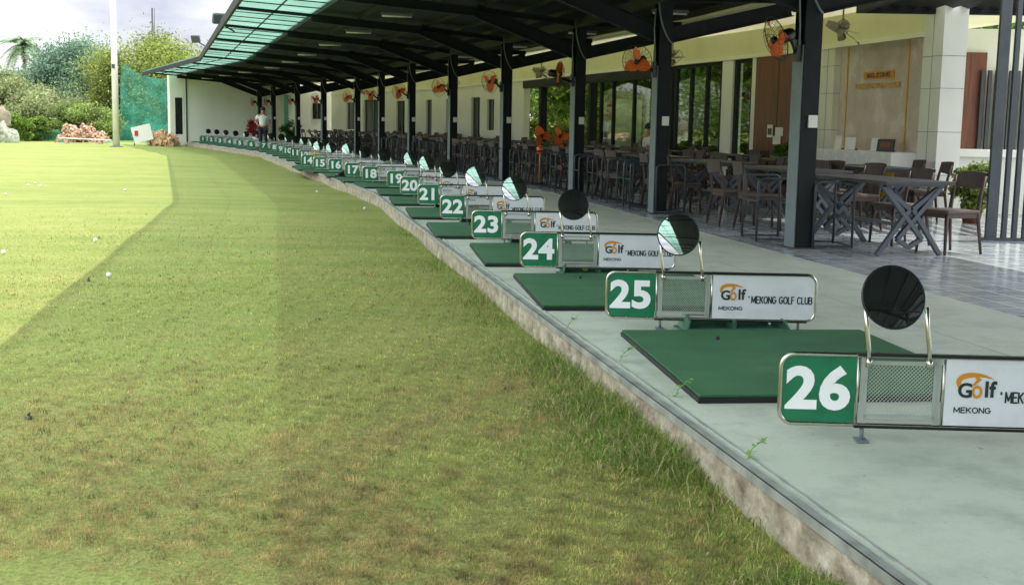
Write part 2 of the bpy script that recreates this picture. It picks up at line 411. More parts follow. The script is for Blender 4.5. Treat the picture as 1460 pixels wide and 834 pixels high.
# ------------------------------------------------------------------ grass blades
def blades_mesh(name, pos, h, w, lean, tint, mat, seg=1):
    n = len(pos); a = rng.uniform(0, 2*np.pi, n); la = rng.uniform(0, 2*np.pi, n)
    side = np.stack([np.cos(a), np.sin(a), np.zeros(n)], 1)*w[:, None]/2
    ld = np.stack([np.cos(la), np.sin(la), np.zeros(n)], 1)*(lean*h)[:, None]
    up = np.zeros((n, 3)); up[:, 2] = h
    mid = pos+up*.6+ld*.35
    v = np.stack([pos-side, pos+side, mid+side*.7, mid-side*.7, pos+up*np.clip(1-lean*.4, .3, 1)[:, None]+ld], 1).reshape(-1, 3)
    base = np.arange(n)*5
    quads = np.stack([base, base+1, base+2, base+3], 1); tris = np.stack([base+3, base+2, base+4], 1)
    me = bpy.data.meshes.new(name)
    me.vertices.add(len(v)); me.vertices.foreach_set('co', v.ravel().astype(np.float32))
    me.loops.add(n*7); me.polygons.add(n*2)
    li = np.concatenate([quads, tris], 1).ravel()
    me.loops.foreach_set('vertex_index', li.astype(np.int32))
    ls = np.stack([np.arange(n)*7, np.arange(n)*7+4], 1).ravel()
    me.polygons.foreach_set('loop_start', ls.astype(np.int32))
    me.update(calc_edges=True)
    at_ = me.color_attributes.new('tint', 'FLOAT_COLOR', 'POINT')
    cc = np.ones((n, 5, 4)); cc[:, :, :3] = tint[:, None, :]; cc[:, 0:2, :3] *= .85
    at_.data.foreach_set('color', cc.ravel().astype(np.float32))
    me.materials.append(mat); return me
def lin(h): return np.array(hexc(h)[:3])
def vnoise(x, y, f, seed):
    r = np.random.default_rng(seed); o = np.zeros_like(x)
    for k in range(6):
        a = r.uniform(0, 2*np.pi); ff = f*r.uniform(.6, 2.2); o += np.sin((x*np.cos(a)+y*np.sin(a))*ff+r.uniform(0, 6.28))
    return o/6
exv = np.vectorize(ex)
def gz(x, y): return GZ+.02*np.sin(x*.9+y*.31)+.015*np.sin(y*1.3-x*.4)
N = 330000
u = rng.uniform(0, 1, N); Zb = 1/(1/2.6+u*(1/20-1/2.6)); 
Xb = rng.uniform(-.44, .36, N)*Zb
E_ = exv(np.round(Zb, 2)) if False else np.interp(Zb, _Z, _X)
k = (Xb < E_-.02) & (rng.uniform(0, 1, N) < np.clip((20-Zb)/9, 0, 1)); Zb, Xb, E_ = Zb[k], Xb[k], E_[k]
n = len(Zb); patch = vnoise(Xb, Zb, 2.2, 3); fine = vnoise(Xb, Zb, 9, 4)
dist = np.hypot(Xb-.1, Zb-4.6); dry = np.clip(1.25-dist/3.0, 0, 1)*np.clip(.6+patch*1.8+fine*.9, 0, 1)
dr = rng.uniform(0, 1, n)
clump = 1.28*(rng.uniform(.7, 1.2, n)*(1+.8*vnoise(Xb, Zb, 46, 21)+.4*vnoise(Xb, Zb, 21, 22)+.2*vnoise(Xb, Zb, 5, 25)))[:, None]
right = np.clip((Xb+1.2-(-.19*Zb))/1.6, 0, 1)*np.clip(1.4-Zb/9, 0, 1)
pb_ = .16+.40*np.clip(patch*2+.5*fine, 0, 1)+.9*dry+.30*right
tint = np.where((dr < pb_)[:, None], lin('#9a855b')*clump, (lin('#6f8139')*(1-dr[:, None])+lin('#a2a85c')*dr[:, None])*clump)
hh = rng.uniform(.009, .028, n)*np.clip(1+.6*vnoise(Xb, Zb, 30, 23), .4, 1.6)*(1+.5*fine)*np.clip(.8+Zb*.02, .8, 1.3)
pos = np.stack([Xb, Zb, gz(Xb, Zb)-.002], 1)
me = blades_mesh('lawn_grass', pos, hh, rng.uniform(.0016, .0032, n)*np.clip(Zb/5, .9, 3), rng.uniform(.2, 1.3, n), tint, M['blade'])
o = link('lawn_grass', me); tag(o, 'short green and straw coloured grass blades covering the lawn', 'grass', kind='stuff')
# longer weeds against the kerb
N = 34000
Zw = 1/(1/3.0+rng.uniform(0, 1, N)*(1/26-1/3.0)); cl = vnoise(Zw, Zw*.3, 3.1, 9)+.6*vnoise(Zw, Zw*0, 9, 10)
dens = np.clip(.07+.22*cl+sum(a*np.exp(-((Zw-c)/w_)**2) for a, c, w_ in ((.75, 3.45, .28), (1.0, 5.15, .4), (.95, 6.0, .4), (.55, 7.2, .5), (.45, 9.6, .8), (.5, 12.4, .9), (.5, 16, 1.2))), .06, 1); keep = rng.uniform(0, 1, N) < dens; Zw = Zw[keep]; cl = cl[keep]+np.clip(dens[keep]-.5, 0, 1); n = len(Zw)
dX = np.abs(rng.normal(0, .17, n))*(1+1.0*np.clip(cl, 0, 1))+.0; Xw = np.interp(Zw, _Z, _X)-.035-dX
hw = rng.uniform(.03, .095, n)*(1+.5*cl)*np.clip(1.15-dX*1.9, .25, 1.1)*np.clip(1.15-Zw*.03, .4, 1)
dr = rng.uniform(0, 1, n); tint = (lin('#56792f')*(1-dr[:, None])+lin('#92a852')*dr[:, None])*rng.uniform(.65, 1.2, (n, 1))
tint[dr < .22] = lin('#bcae80')
me = blades_mesh('kerb_grass', np.stack([Xw, Zw, gz(Xw, Zw)], 1), hw, rng.uniform(.003, .006, n), rng.uniform(.3, 1.5, n), tint, M['blade'])
o = link('kerb_grass', me); tag(o, 'long uncut grass growing up against the concrete kerb', 'grass', kind='stuff')

# ------------------------------------------------------------------ foliage
def leaves_mesh(name, cen, size, cols, flat=.5, mat=None, droop=0):
    n = len(cen)
    a = rng.normal(size=(n, 3)); a /= np.linalg.norm(a, axis=1)[:, None]
    b = rng.normal(size=(n, 3)); b -= a*(a*b).sum(1)[:, None]; b /= np.linalg.norm(b, axis=1)[:, None]
    s = size[:, None]
    v = np.stack([cen-a*s, cen+b*s*flat, cen+a*s, cen-b*s*flat], 1).reshape(-1, 3)
    me = bpy.data.meshes.new(name); me.vertices.add(4*n); me.vertices.foreach_set('co', v.ravel().astype(np.float32))
    me.loops.add(4*n); me.polygons.add(n)
    me.loops.foreach_set('vertex_index', np.arange(4*n, dtype=np.int32)); me.polygons.foreach_set('loop_start', (np.arange(n)*4).astype(np.int32))
    me.update(calc_edges=True)
    at_ = me.color_attributes.new('tint', 'FLOAT_COLOR', 'POINT'); cc = np.ones((n, 4, 4)); cc[:, :, :3] = cols[:, None, :]
    at_.data.foreach_set('color', cc.ravel().astype(np.float32)); me.materials.append(mat or M['leaf']); return me
def crown(name, parent, w, h, z0, nclump, nleaf, leaf, c1, c2, seed=0, depth=None, shape=1.0, csize=(.14, .26)):
    r = np.random.default_rng(seed); depth = depth or w; C = []; S = []; T = []
    for k in range(nclump):
        d = r.normal(size=3); d /= np.linalg.norm(d); q = r.uniform(.45, 1)**.6
        c = np.array([d[0]*w/2*q, d[1]*depth/2*q, z0+h/2+d[2]*h/2*q*shape]); cs = r.uniform(*csize)*min(w, h)
        m = int(nleaf/nclump*(.5+r.uniform(0, 1))); p = r.normal(size=(m, 3))*cs*np.array([.55, .55, .42])
        p += c; C.append(p); br = r.uniform(.6, 1.12)
        t = r.uniform(0, 1, (m, 1)); cc = (lin(c1)*.72*(1-t)+lin(c2)*.88*t)*br*(.75+.5*np.clip((p[:, 2:3]-c[2])/cs*.6+.5, 0, 1)); T.append(cc); S.append(r.uniform(.6, 1.3, m)*leaf)  # tint carries painted shading, darker towards the underside of each clump
    C = np.concatenate(C); C[:, 2] = np.maximum(C[:, 2], .02)
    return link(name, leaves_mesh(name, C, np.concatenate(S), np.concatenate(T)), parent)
def trunk(parent, h, r0, w, seed=0, n=7):
    rr = random.Random(seed); mb = MB(); pts = [(0, 0, -.3)]; x = y = 0
    for i in range(1, 6):
        x += rr.uniform(-.06, .06)*h*.3; y += rr.uniform(-.06, .06)*h*.3; pts.append((x, y, h*.6*i/5))
    mb.tube(pts, [r0*(1.25-.12*i) for i in range(6)], 8)
    for k in range(n):
        a = 6.28*k/n+rr.uniform(-.4, .4); b = Vector(pts[2+k % 4]); e = Vector((math.cos(a)*w*.36, math.sin(a)*w*.36, h*rr.uniform(.6, .9)))
        mid = (b+e)/2+Vector((0, 0, .08*h)); mb.tube([b, mid, e], [r0*.5, r0*.33, r0*.12], 6)
    return mb.build('trunk', M['bark'], parent)
def tree(name, loc, w, h, z0, leaf, c1, c2, label, group, seed, nclump=46, nleaf=15000, depth=None, tr=.12):
    t = empty(name, loc, 0, label, 'tree', group)
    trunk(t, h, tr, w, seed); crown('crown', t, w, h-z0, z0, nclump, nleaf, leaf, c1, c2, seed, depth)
    return t
def gp(px, Y): q = at(px, 200, Y); return (q.x, Y, GZ)
words_ = ['one', 'two', 'three', 'four', 'five', 'six']
G1 = 'trees and bushes at the far end of the range'  # most leaf colours here are paled with painted distance haze
def topz(px, py, Y): return at(px, py, Y).z-GZ
tree('leafy_tree', gp(108, 86), 5.6, topz(108, 60, 86), .5, .10, '#5b7f69', '#8dab90', 'big hazy blue green tree to the right of the coconut palm', G1, 1, 80, 42000)
tree('leafy_tree', gp(152, 84), 6.5, topz(150, 86, 84), .3, .10, '#5e8463', '#93ae82', 'rounded mid green tree just left of the white light pole', G1, 2, 70, 34000)
tree('leafy_tree', gp(205, 78), 6.5, topz(205, 52, 78), 1.0, .10, '#6f8540', '#a9b35c', 'tall yellow green tree behind the teal netting', G1, 3, 70, 40000)
tree('leafy_tree', gp(238, 84), 4.5, topz(240, 66, 84), .5, .13, '#66803a', '#a4ad62', 'thin yellowish tree against the white wall corner', G1, 5, 40, 7000)
tree('leafy_tree', gp(272, 100), 7, topz(270, 62, 100), 1.5, .14, '#8d9a6c', '#b6b98a', 'sparse pale tree showing above the canopy corner', G1, 6, 40, 5000)
tree('leafy_tree', gp(60, 96), 9, topz(62, 98, 96), .3, .11, '#6b8a72', '#9cb08e', 'lower grey green tree behind the palm trunk', G1, 8, 60, 30000)
tree('leafy_bush', gp(18, 76), 5.0, topz(18, 116, 76), .0, .09, '#788f5c', '#adb47c', 'olive coloured bush at the left edge under the palm', G1, 9, 60, 26000)
tree('leafy_bush', gp(62, 73), 4.6, topz(60, 128, 73), .0, .09, '#7f9460', '#aeb582', 'olive green bush right of the leftmost bush', G1, 11, 50, 20000)
tree('leafy_bush', gp(118, 72), 4.2, topz(115, 148, 72), .0, .08, '#6c8f4a', '#a9b966', 'low bright green bush behind the rubble heap', G1, 12, 50, 18000)
tree('leafy_bush', gp(38, 69), 2.2, topz(38, 166, 69), .0, .1, '#4a7a2f', '#9ab549', 'small bright bush between the sacks and the rubble', G1, 13, 20, 4500)
tree('leafy_bush', gp(-14, 84), 5, topz(-14, 104, 84), .0, .15, '#6e8a60', '#a3ae7c', 'tall bush cut off by the left edge of the view', G1, 14, 40, 9000)
tree('leafy_bush', gp(182, 76), 3.4, topz(182, 138, 76), .0, .1, '#3d6c3c', '#7f9f4a', 'dark green bush at the foot of the light pole', G1, 15, 30, 6000)
# coconut palm
KW = pbr('weed green', '#6f9a3e', .6, var=.2)
PALM = pbr('palm fronds', '#6f8a66', .5, var=.35, scale=1.2)
def palm(loc, H, label):
    t = empty('coconut_palm', loc, 0, label, 'palm tree')
    mb = MB(); mb.tube([(0, 0, -.3), (.15, 0, H*.3), (.1, 0, H*.65), (0, 0, H)], [.24, .18, .15, .13], 10); mb.build('trunk', M['bark'], t)
    for k in range(30):
        a = 2.4*k+random.uniform(-.2, .2); el = random.uniform(-.25, 1.1); L = random.uniform(2.7, 3.5); pts = []
        for i in range(9):
            u = i/8; r_ = L*u*math.cos(el*(1-u*.4)); z = H+L*(math.sin(el)*u-1.0*u*u*(1.1-el*.35)); pts.append(Vector((math.cos(a)*r_, math.sin(a)*r_, z)))
        mf = MB(); mf.tube(pts, [.035-.003*i for i in range(9)], 4)
        sd = Vector((-math.sin(a), math.cos(a), 0)); dirp = Vector((math.cos(a), math.sin(a), 0))
        for i in range(2, 40):
            u = i/40*8; j = min(int(u), 7); p = pts[j].lerp(pts[j+1], u-j); ll = .75*math.sin(math.pi*min(1, (i/40)*.85+.12))
            for s_ in (-1, 1):
                e = p+sd*s_*ll*.8+dirp*ll*.35+Vector((0, 0, -ll*random.uniform(.3, .7))); wv = (pts[j+1]-pts[j]).normalized()*.05
                mf.add([p-wv, p+wv, e], [(0, 1, 2)])
        mf.build('frond', PALM, t)
    return t
q = at(33, 64, 140); palm((q.x, 140, GZ), q.z-GZ, 'coconut palm with drooping fronds rising over the bushes')

for i, (px, py, w_) in enumerate([(888, 516, 'farther'), (968, 566, 'middle'), (1072, 655, 'nearest'), (812, 470, 'farthest')]):
    p = un(px, py, 0); rr = random.Random(i+3); m_ = MB(); t = empty('kerb_weed', (p.x-.05, p.y, GZ), 0, '%s small leafy weed sprouting up over the kerb edge' % w_, 'weed', 'leafy weeds on the kerb')
    pts = [(0, 0, 0), (.01, .01, .12), (.05, 0, .22), (.10, -.02, .27)]; m_.tube(pts, [.003, .0025, .002, .0015], 5); m_.build('stem', KW, t); m_ = MB()
    for k in range(16):
        u = rr.uniform(.45, 1)*3; j = min(int(u), 2); b = Vector(pts[j]).lerp(Vector(pts[j+1]), u-j); a = rr.uniform(0, 6.28); L_ = rr.uniform(.018, .04); d = Vector((math.cos(a), math.sin(a), rr.uniform(-.2, .5))).normalized(); sd = d.cross(Vector((0, 0, 1))).normalized()*L_*.28
        m_.add([b, b+d*L_*.5+sd, b+d*L_, b+d*L_*.5-sd], [(0, 1, 2, 3)])
    m_.build('foliage', KW, t)

for i, (x, y, h_) in enumerate([(-40, 77, 8), (-42, 70, 8.5), (-45, 62, 8), (-50, 53, 9), (-55, 43, 8.5), (-58, 32, 9)]):  # unseen trees, added to give the glass and mirrors foliage to reflect
    tree('reflection_tree', (x, y, GZ), 8, h_, .2, .16, '#4f7336', '#94ab52', 'broad green tree added for reflections, left of the range, number %s from the far corner' % words_[i], 'trees added left of the range for reflections', 90+i, 46, 9000)
# garden behind the building gap and behind the glass
G2 = 'garden trees behind the glass front and the open bay'
gcol = [('#4d7a2c', '#a8be4c'), ('#3d6e30', '#8aae48'), ('#5b8a35', '#bccb62'), ('#2f5e2c', '#7aa044')]
for i, (s, off, w, h) in enumerate([(27, 12, 4.5, 4.0), (31, 12.5, 4.6, 4.6), (35, 12, 4.5, 4.2), (39, 13, 4.6, 4.6), (43, 13, 4.6, 4.2), (47, 14.5, 5, 4.6), (23.5, 12.5, 4.5, 4.4), (52, 18, 6, 5), (58, 20, 7, 5.4), (25, 16.5, 5.5, 6), (29.5, 17, 5.5, 6.2), (34, 17, 5.5, 6), (38.5, 17.5, 5.5, 6.4), (43, 18, 6, 6.2), (48.5, 19, 6, 6)]):
    p = P(s, off, GZ)
    nm = ['nearest to the wooden door', 'second beyond the wooden door', 'third beyond the wooden door', 'fourth beyond the wooden door, behind the glass', 'at the end of the glass front', 'by the open bay', 'behind the reception', 'beyond the open bay', 'farthest of those beyond the open bay', 'in the back row, first from the reception', 'in the back row, second from the reception', 'in the back row, third from the reception', 'in the back row, fourth from the reception', 'in the back row, fifth from the reception', 'in the back row, sixth from the reception'][i]
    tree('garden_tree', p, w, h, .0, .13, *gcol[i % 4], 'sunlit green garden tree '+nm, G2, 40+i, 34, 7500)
for i, (s, off) in enumerate([(33.5, 9.6), (37.0, 9.8), (41.5, 10.2)]):
    b = empty('garden_bush', P(s, off, GZ), 0, 'low sunlit bush %s the glass front' % ['beside', 'at the far end of', 'in the open bay beyond'][i], 'bush', 'low bushes behind the glass front')
    crown('foliage', b, 1.9, 1.5, .05, 16, 3500, .07, '#5d8b36', '#c3cf63', 70+i)
# teal net seen through the open bay
nb = MB(); sweep(nb, rect(15.5, 15.53, 0, 3.4), sZ(40), sZ(56), 2)
tag(nb.build('garden_net', M['net_thin']), 'teal safety netting hung in the garden beyond the open bay', 'netting')

# ------------------------------------------------------------------ far end of the range: pole, net, rubble ...
def pole(name, px, Y, r, top, label, cat, tip=None):
    q = at(px, 205, Y); t = empty(name, (q.x, Y, GZ), 0, label, cat)
    mb = MB(); mb.tube([(0, 0, -.2), (0, 0, top)], [r*1.12, r*.82], 14); mb.build('shaft', M['white_paint'] if name != 'net_pole' else M['grey_steel'], t)
    mb = MB(); mb.lathe([(0, 0), (r*2.2, 0), (r*2.2, .05), (r*1.2, .08)], 16); mb.build('base_plate', M['grey_steel'], t)
    return t
pt = pole('light_pole', 166, 58, .14, 9, 'tall white pole standing at the far end of the sunlit lawn', 'pole')
mb = MB(); mb.box((0, -.17, 3.75), (.12, .1, .18)); mb.build('junction_box', M['grey_steel'], pt)
mb = MB(); mb.tube([(0, 0, 1.2), (0, 0, 1.27)], .145, 14); mb.build('band', M['grey_steel'], pt)
np2 = pole('net_pole', 222, 80, .13, topz(222, 12, 80), 'thin grey pole behind the yellow green tree', 'pole')
def netsheet(corners, label, mat, nx=22, nz=12, bulge=.35):
    a, b, c, d = [Vector(x) for x in corners]; vs = []
    for j in range(nz+1):
        for i in range(nx+1):
            u, v = i/nx, j/nz; p = (a*(1-u)+b*u)*(1-v)+(d*(1-u)+c*u)*v
            p.y += bulge*math.sin(u*9+v*2)*.5+bulge*.3*math.sin(v*7+u*3); p.z -= .35*v*math.sin(math.pi*u)
            vs.append(p)
    mb = MB(); mb.add(vs, [(j*(nx+1)+i, j*(nx+1)+i+1, (j+1)*(nx+1)+i+1, (j+1)*(nx+1)+i) for j in range(nz) for i in range(nx)], True)
    return tag(mb.build('net', mat), label, 'netting', 'netting at the far end of the range')
netsheet([(*gp(170, 70)[:2], GZ), (*gp(247, 70)[:2], GZ), at(247, 112, 70), at(171, 88, 70)], 'tall teal netting hanging between the white pole and the wall', M['net'])
netsheet([(*gp(206, 66)[:2], GZ), (*gp(250, 66)[:2], GZ), at(250, 170, 66), at(206, 168, 66)], 'low teal net panel in front of the white wall corner', M['net'], 10, 4, .15)
netsheet([(*gp(-10, 70)[:2], GZ), (*gp(92, 70)[:2], GZ), at(86, 185, 70), at(-10, 158, 70)], 'sagging teal netting slung low across the bushes on the left', M['net_thin'])
netsheet([(*gp(82, 66)[:2], GZ), (*gp(166, 66)[:2], GZ), at(166, 197, 66), at(84, 196, 66)], 'rumpled pale teal net lying in front of the rubble', M['net_thin'], 18, 3, .15)
def heap(name, px0, px1, Y, ztop, n, sz, mat, label, cat, seed):
    rr = random.Random(seed); a, b = gp(px0, Y), gp(px1, Y); t = MB(); W = b[0]-a[0]
    for k in range(n):
        u = rr.random(); hgt = ztop*(1-abs(2*u-1)**6)*rr.random()*(.75+.25*math.sin(u*17+seed)); s = sz*rr.uniform(.5, 1.3)
        t.box(((u-.5)*W, rr.uniform(-.8, .8), hgt), (s, s*rr.uniform(.4, 1), s*rr.uniform(.3, .8)), Euler((rr.uniform(0, 3), rr.uniform(0, 3), rr.uniform(0, 3))).to_matrix())
    o = t.build(name, mat); o.location = ((a[0]+b[0])/2, Y, GZ); return tag(o, label, cat)
heap('rubble_heap', 86, 150, 68, 1.0, 900, .15, M['debris'], 'heap of pinkish orange brick rubble at the end of the lawn', 'rubble', 4)
heap('dirt_mound', 216, 250, 63, .75, 380, .2, pbr('tan soil', '#c9a883', .95, var=.2), 'pale tan mound of dirt beside the white wall', 'dirt mound', 5)
def lumpy(name, loc, dims, mat, label, cat, seed):
    bm = bmesh.new(); bmesh.ops.create_icosphere(bm, subdivisions=3, radius=1)
    rr = np.random.default_rng(seed); ph = rr.uniform(0, 6, 6)
    for v in bm.verts:
        c = v.co; k = 1+.14*math.sin(c.x*5+ph[0])+.12*math.sin(c.y*6+ph[1])+.12*math.sin(c.z*5+ph[2])
        k += .07*math.sin(c.x*17+c.z*11)+.07*math.sin(c.y*15-c.z*19); v.co = Vector((c.x*k*dims[0], c.y*k*dims[1], max(-.2, c.z*k)*dims[2]))
    me = bpy.data.meshes.new(name); bm.to_mesh(me); bm.free(); me.materials.append(mat)
    for p_ in me.polygons: p_.use_smooth = True
    o = link(name, me); o.location = loc; return tag(o, label, cat)
lumpy('white_sack', gp(8, 64), (.55, .4, 1.0), M['sack'], 'pale rumpled sack pile at the left edge of the lawn', 'sack', 1)
lumpy('white_sack', Vector(gp(3, 65))+Vector((0, 0, 1.0)), (.5, .4, .75), pbr('brown sack', '#7f7868', .9, var=.3, scale=3), 'brownish tarp bundle behind the pale sack pile', 'sack', 2)
def plank():
    a_, b_ = gp(84, 65), gp(158, 65); t = empty('white_plank', ((a_[0]+b_[0])/2, 65, GZ), 0, 'long whitish plank lying in front of the rubble heap', 'plank'); W_ = b_[0]-a_[0]
    m_ = MB(); m_.box((0, 0, .24), (W_, .25, .05), Euler((0, R(1.5), 0)).to_matrix()); m_.build('board', M['white_plastic'], t)
    for x in (-.35, .3): m_ = MB(); m_.box((x*W_, 0, .1), (.2, .3, .2)); m_.build('block', M['debris'], t)
plank()
def sheet_thing():
    t = empty('water_tank_cart', gp(203, 62), R(8), 'white tilted board with a red square on it, by the net', 'board')
    mb = MB(); mb.box((0, 0, .62), (.95, .06, .8), Euler((0, R(-14), 0)).to_matrix()); mb.build('board', M['white_plastic'], t)
    mb = MB(); mb.box((-.28, -.045, .62), (.16, .03, .26)); mb.build('red_square', M['red_leaf'], t)
    mb = MB(); [mb.bar((x, .0, 0), (x*.8, .15, .9), .04, .04) for x in (-.4, .4)]; mb.build('stand', M['grey_steel'], t)
    t.name = 'leaning_board'
sheet_thing()

# golf balls and small things on the grass
bm = bmesh.new(); bmesh.ops.create_icosphere(bm, subdivisions=2, radius=.024); bme = bpy.data.meshes.new('golf_ball'); bm.to_mesh(bme); bm.free()
for p_ in bme.polygons: p_.use_smooth = True
bme.materials.append(M['white_plastic'])
balls = [(178, 273, 'just inside the sunlit grass, upper of the pair near the shade edge'), (8, 276, 'leftmost of all on the sunlit grass'), (40, 262, 'left one of the cluster far out in the sun'), (50, 260, 'middle one of the cluster far out in the sun'), (58, 263, 'right one of the cluster far out in the sun'),
         (136, 344, 'white and nearest to the diagonal shade edge'), (452, 273, 'on the shaded grass near the kerb'), (5, 357, 'half sunk by the left edge'), (155, 393, 'lying in the shade right of the sprinkler'), (520, 297, 'on the grass below bay eighteen')]
for i, (px, py, w) in enumerate(balls):
    o = link('golf_ball', bme if i == 0 else bme); o.location = un(px, py, GZ+.03); o.location.z = gz(o.location.x, o.location.y)+.03
    tag(o, 'white golf ball '+w, 'golf ball', 'golf balls scattered on the lawn')
def sprinkler(px, py, label):
    p = un(px, py, GZ); t = empty('sprinkler', p, .4, label, 'sprinkler', 'sprinkler heads in the lawn')
    mb = MB(); mb.lathe([(0, .0), (.016, 0), (.015, .02), (.008, .026), (0, .026)], 14); mb.build('body', M['grey_steel'], t)
    mb = MB(); mb.tube([(0, 0, .026), (0, 0, .034), (.008, 0, .04)], .006, 8); mb.build('nozzle', M['grey_steel'], t)
sprinkler(126, 402, 'grey sprinkler head standing on the diagonal shade edge')
sprinkler(141, 342, 'small grey sprinkler head out in the sun beside a ball')
sprinkler(41, 600, 'low blue grey sprinkler half hidden in the grass at lower left')
p = un(486, 254, 0); t = empty('sandal', p, .5, 'small black shoe left on the kerb below bay seventeen', 'shoe')
mb = MB(); mb.tube([(-.12, 0, .04), (-.04, 0, .06), (.06, 0, .1), (.13, 0, .13)], [.04, .05, .06, .05], 10); mb.build('shoe_body', M['black_plastic'], t)
mb = MB(); mb.box((0, 0, .012), (.3, .1, .024)); mb.build('sole', M['rubber'], t)

# ------------------------------------------------------------------ lettering
def text_mesh(name, body, size, mat, bold=0, sx=1.0, depth=.0015, align='CENTER'):
    cu = bpy.data.curves.new(name, 'FONT'); cu.body = body; cu.size = size; cu.align_x = align; cu.align_y = 'CENTER'
    cu.offset = bold; cu.space_character = 1.06; cu.extrude = depth; cu.resolution_u = 4
    o = bpy.data.objects.new(name, cu); col.objects.link(o); bpy.context.view_layer.update()
    me = bpy.data.meshes.new_from_object(o.evaluated_get(bpy.context.evaluated_depsgraph_get()))
    bpy.data.objects.remove(o); bpy.data.curves.remove(cu)
    # stand it up: x right, z up, facing -y
    n = len(me.vertices); c = np.zeros(n*3, np.float32); me.vertices.foreach_get('co', c); c = c.reshape(-1, 3)
    c = np.stack([c[:, 0]*sx, -c[:, 2], c[:, 1]], 1); me.vertices.foreach_set('co', c.ravel()); me.name = name
    me.materials.clear(); me.materials.append(mat); me.update(); return me

GLY = {'M': ([[(0,0),(0,1),(.5,.2),(1,1),(1,0)]], .86), 'E': ([[(1,0),(0,0),(0,1),(1,1)],[(0,.52),(.85,.52)]], .60), 'K': ([[(0,0),(0,1)],[(1,1),(.02,.42)],[(.32,.6),(1,0)]], .68),
 'O': ('O', .84), 'C': ('C', .76), 'G': ('G', .80), 'N': ([[(0,0),(0,1),(1,0),(1,1)]], .70), 'L': ([[(0,1),(0,0),(1,0)]], .54), 'F': ([[(0,0),(0,1),(1,1)],[(0,.52),(.85,.52)]], .56),
 'U': ('U', .70), 'B': ([[(0,0),(0,1),(.7,1),(.95,.88),(.95,.65),(.7,.53),(0,.53)],[(.7,.53),(1,.4),(1,.14),(.72,0),(0,0)]], .66), 'W': ([[(0,1),(.25,0),(.5,.85),(.75,0),(1,1)]], 1.0), ' ': ([], .3), "'": ([[(0,1),(0,.8)]], .45)}
def stroke_text(name, body, width, h, th, mat, depth=.001, slant=0):
    """block capitals of height h, fitted to the given width, standing in xz and facing -y"""
    def arc(a0, a1, n=16): return [(.5+.5*math.cos(R(a0+(a1-a0)*i/n)), .5+.5*math.sin(R(a0+(a1-a0)*i/n))) for i in range(n+1)]
    tot = sum(GLY[c][1] for c in body)+.26*(len(body)-1); k = (width-th)/(tot) ; x = -width/2+th/2; mb = MB(); ly = 0
    for c in body:
        g, w = GLY[c]
        if g == 'O': g = [arc(0, 360, 24)]
        elif g == 'C': g = [arc(45, 315)]
        elif g == 'G': g = [arc(45, 350)+[(1, .47), (.6, .47)]]
        elif g == 'U': g = [[(0,1),(0,.4)]+[(.5-.5*math.cos(R(a)), .36-.36*math.sin(R(a))) for a in range(15, 180, 15)]+[(1,.4),(1,1)]]
        for pl_ in g:
            pts = [Vector((x+u*w*k, 0, (v-.5)*(h-th))) for u, v in pl_]
            for a, b in zip(pts[:-1], pts[1:]):
                d = (b-a).normalized()*th*.32; ly += 1
                y0 = -.00002*(ly % 17); mb.bar(a-d+Vector((0, y0, 0)), b+d+Vector((0, y0, 0)), th, depth, (0, 1, 0))
        x += (w+.26)*k
    return mb.mesh(name, mat)
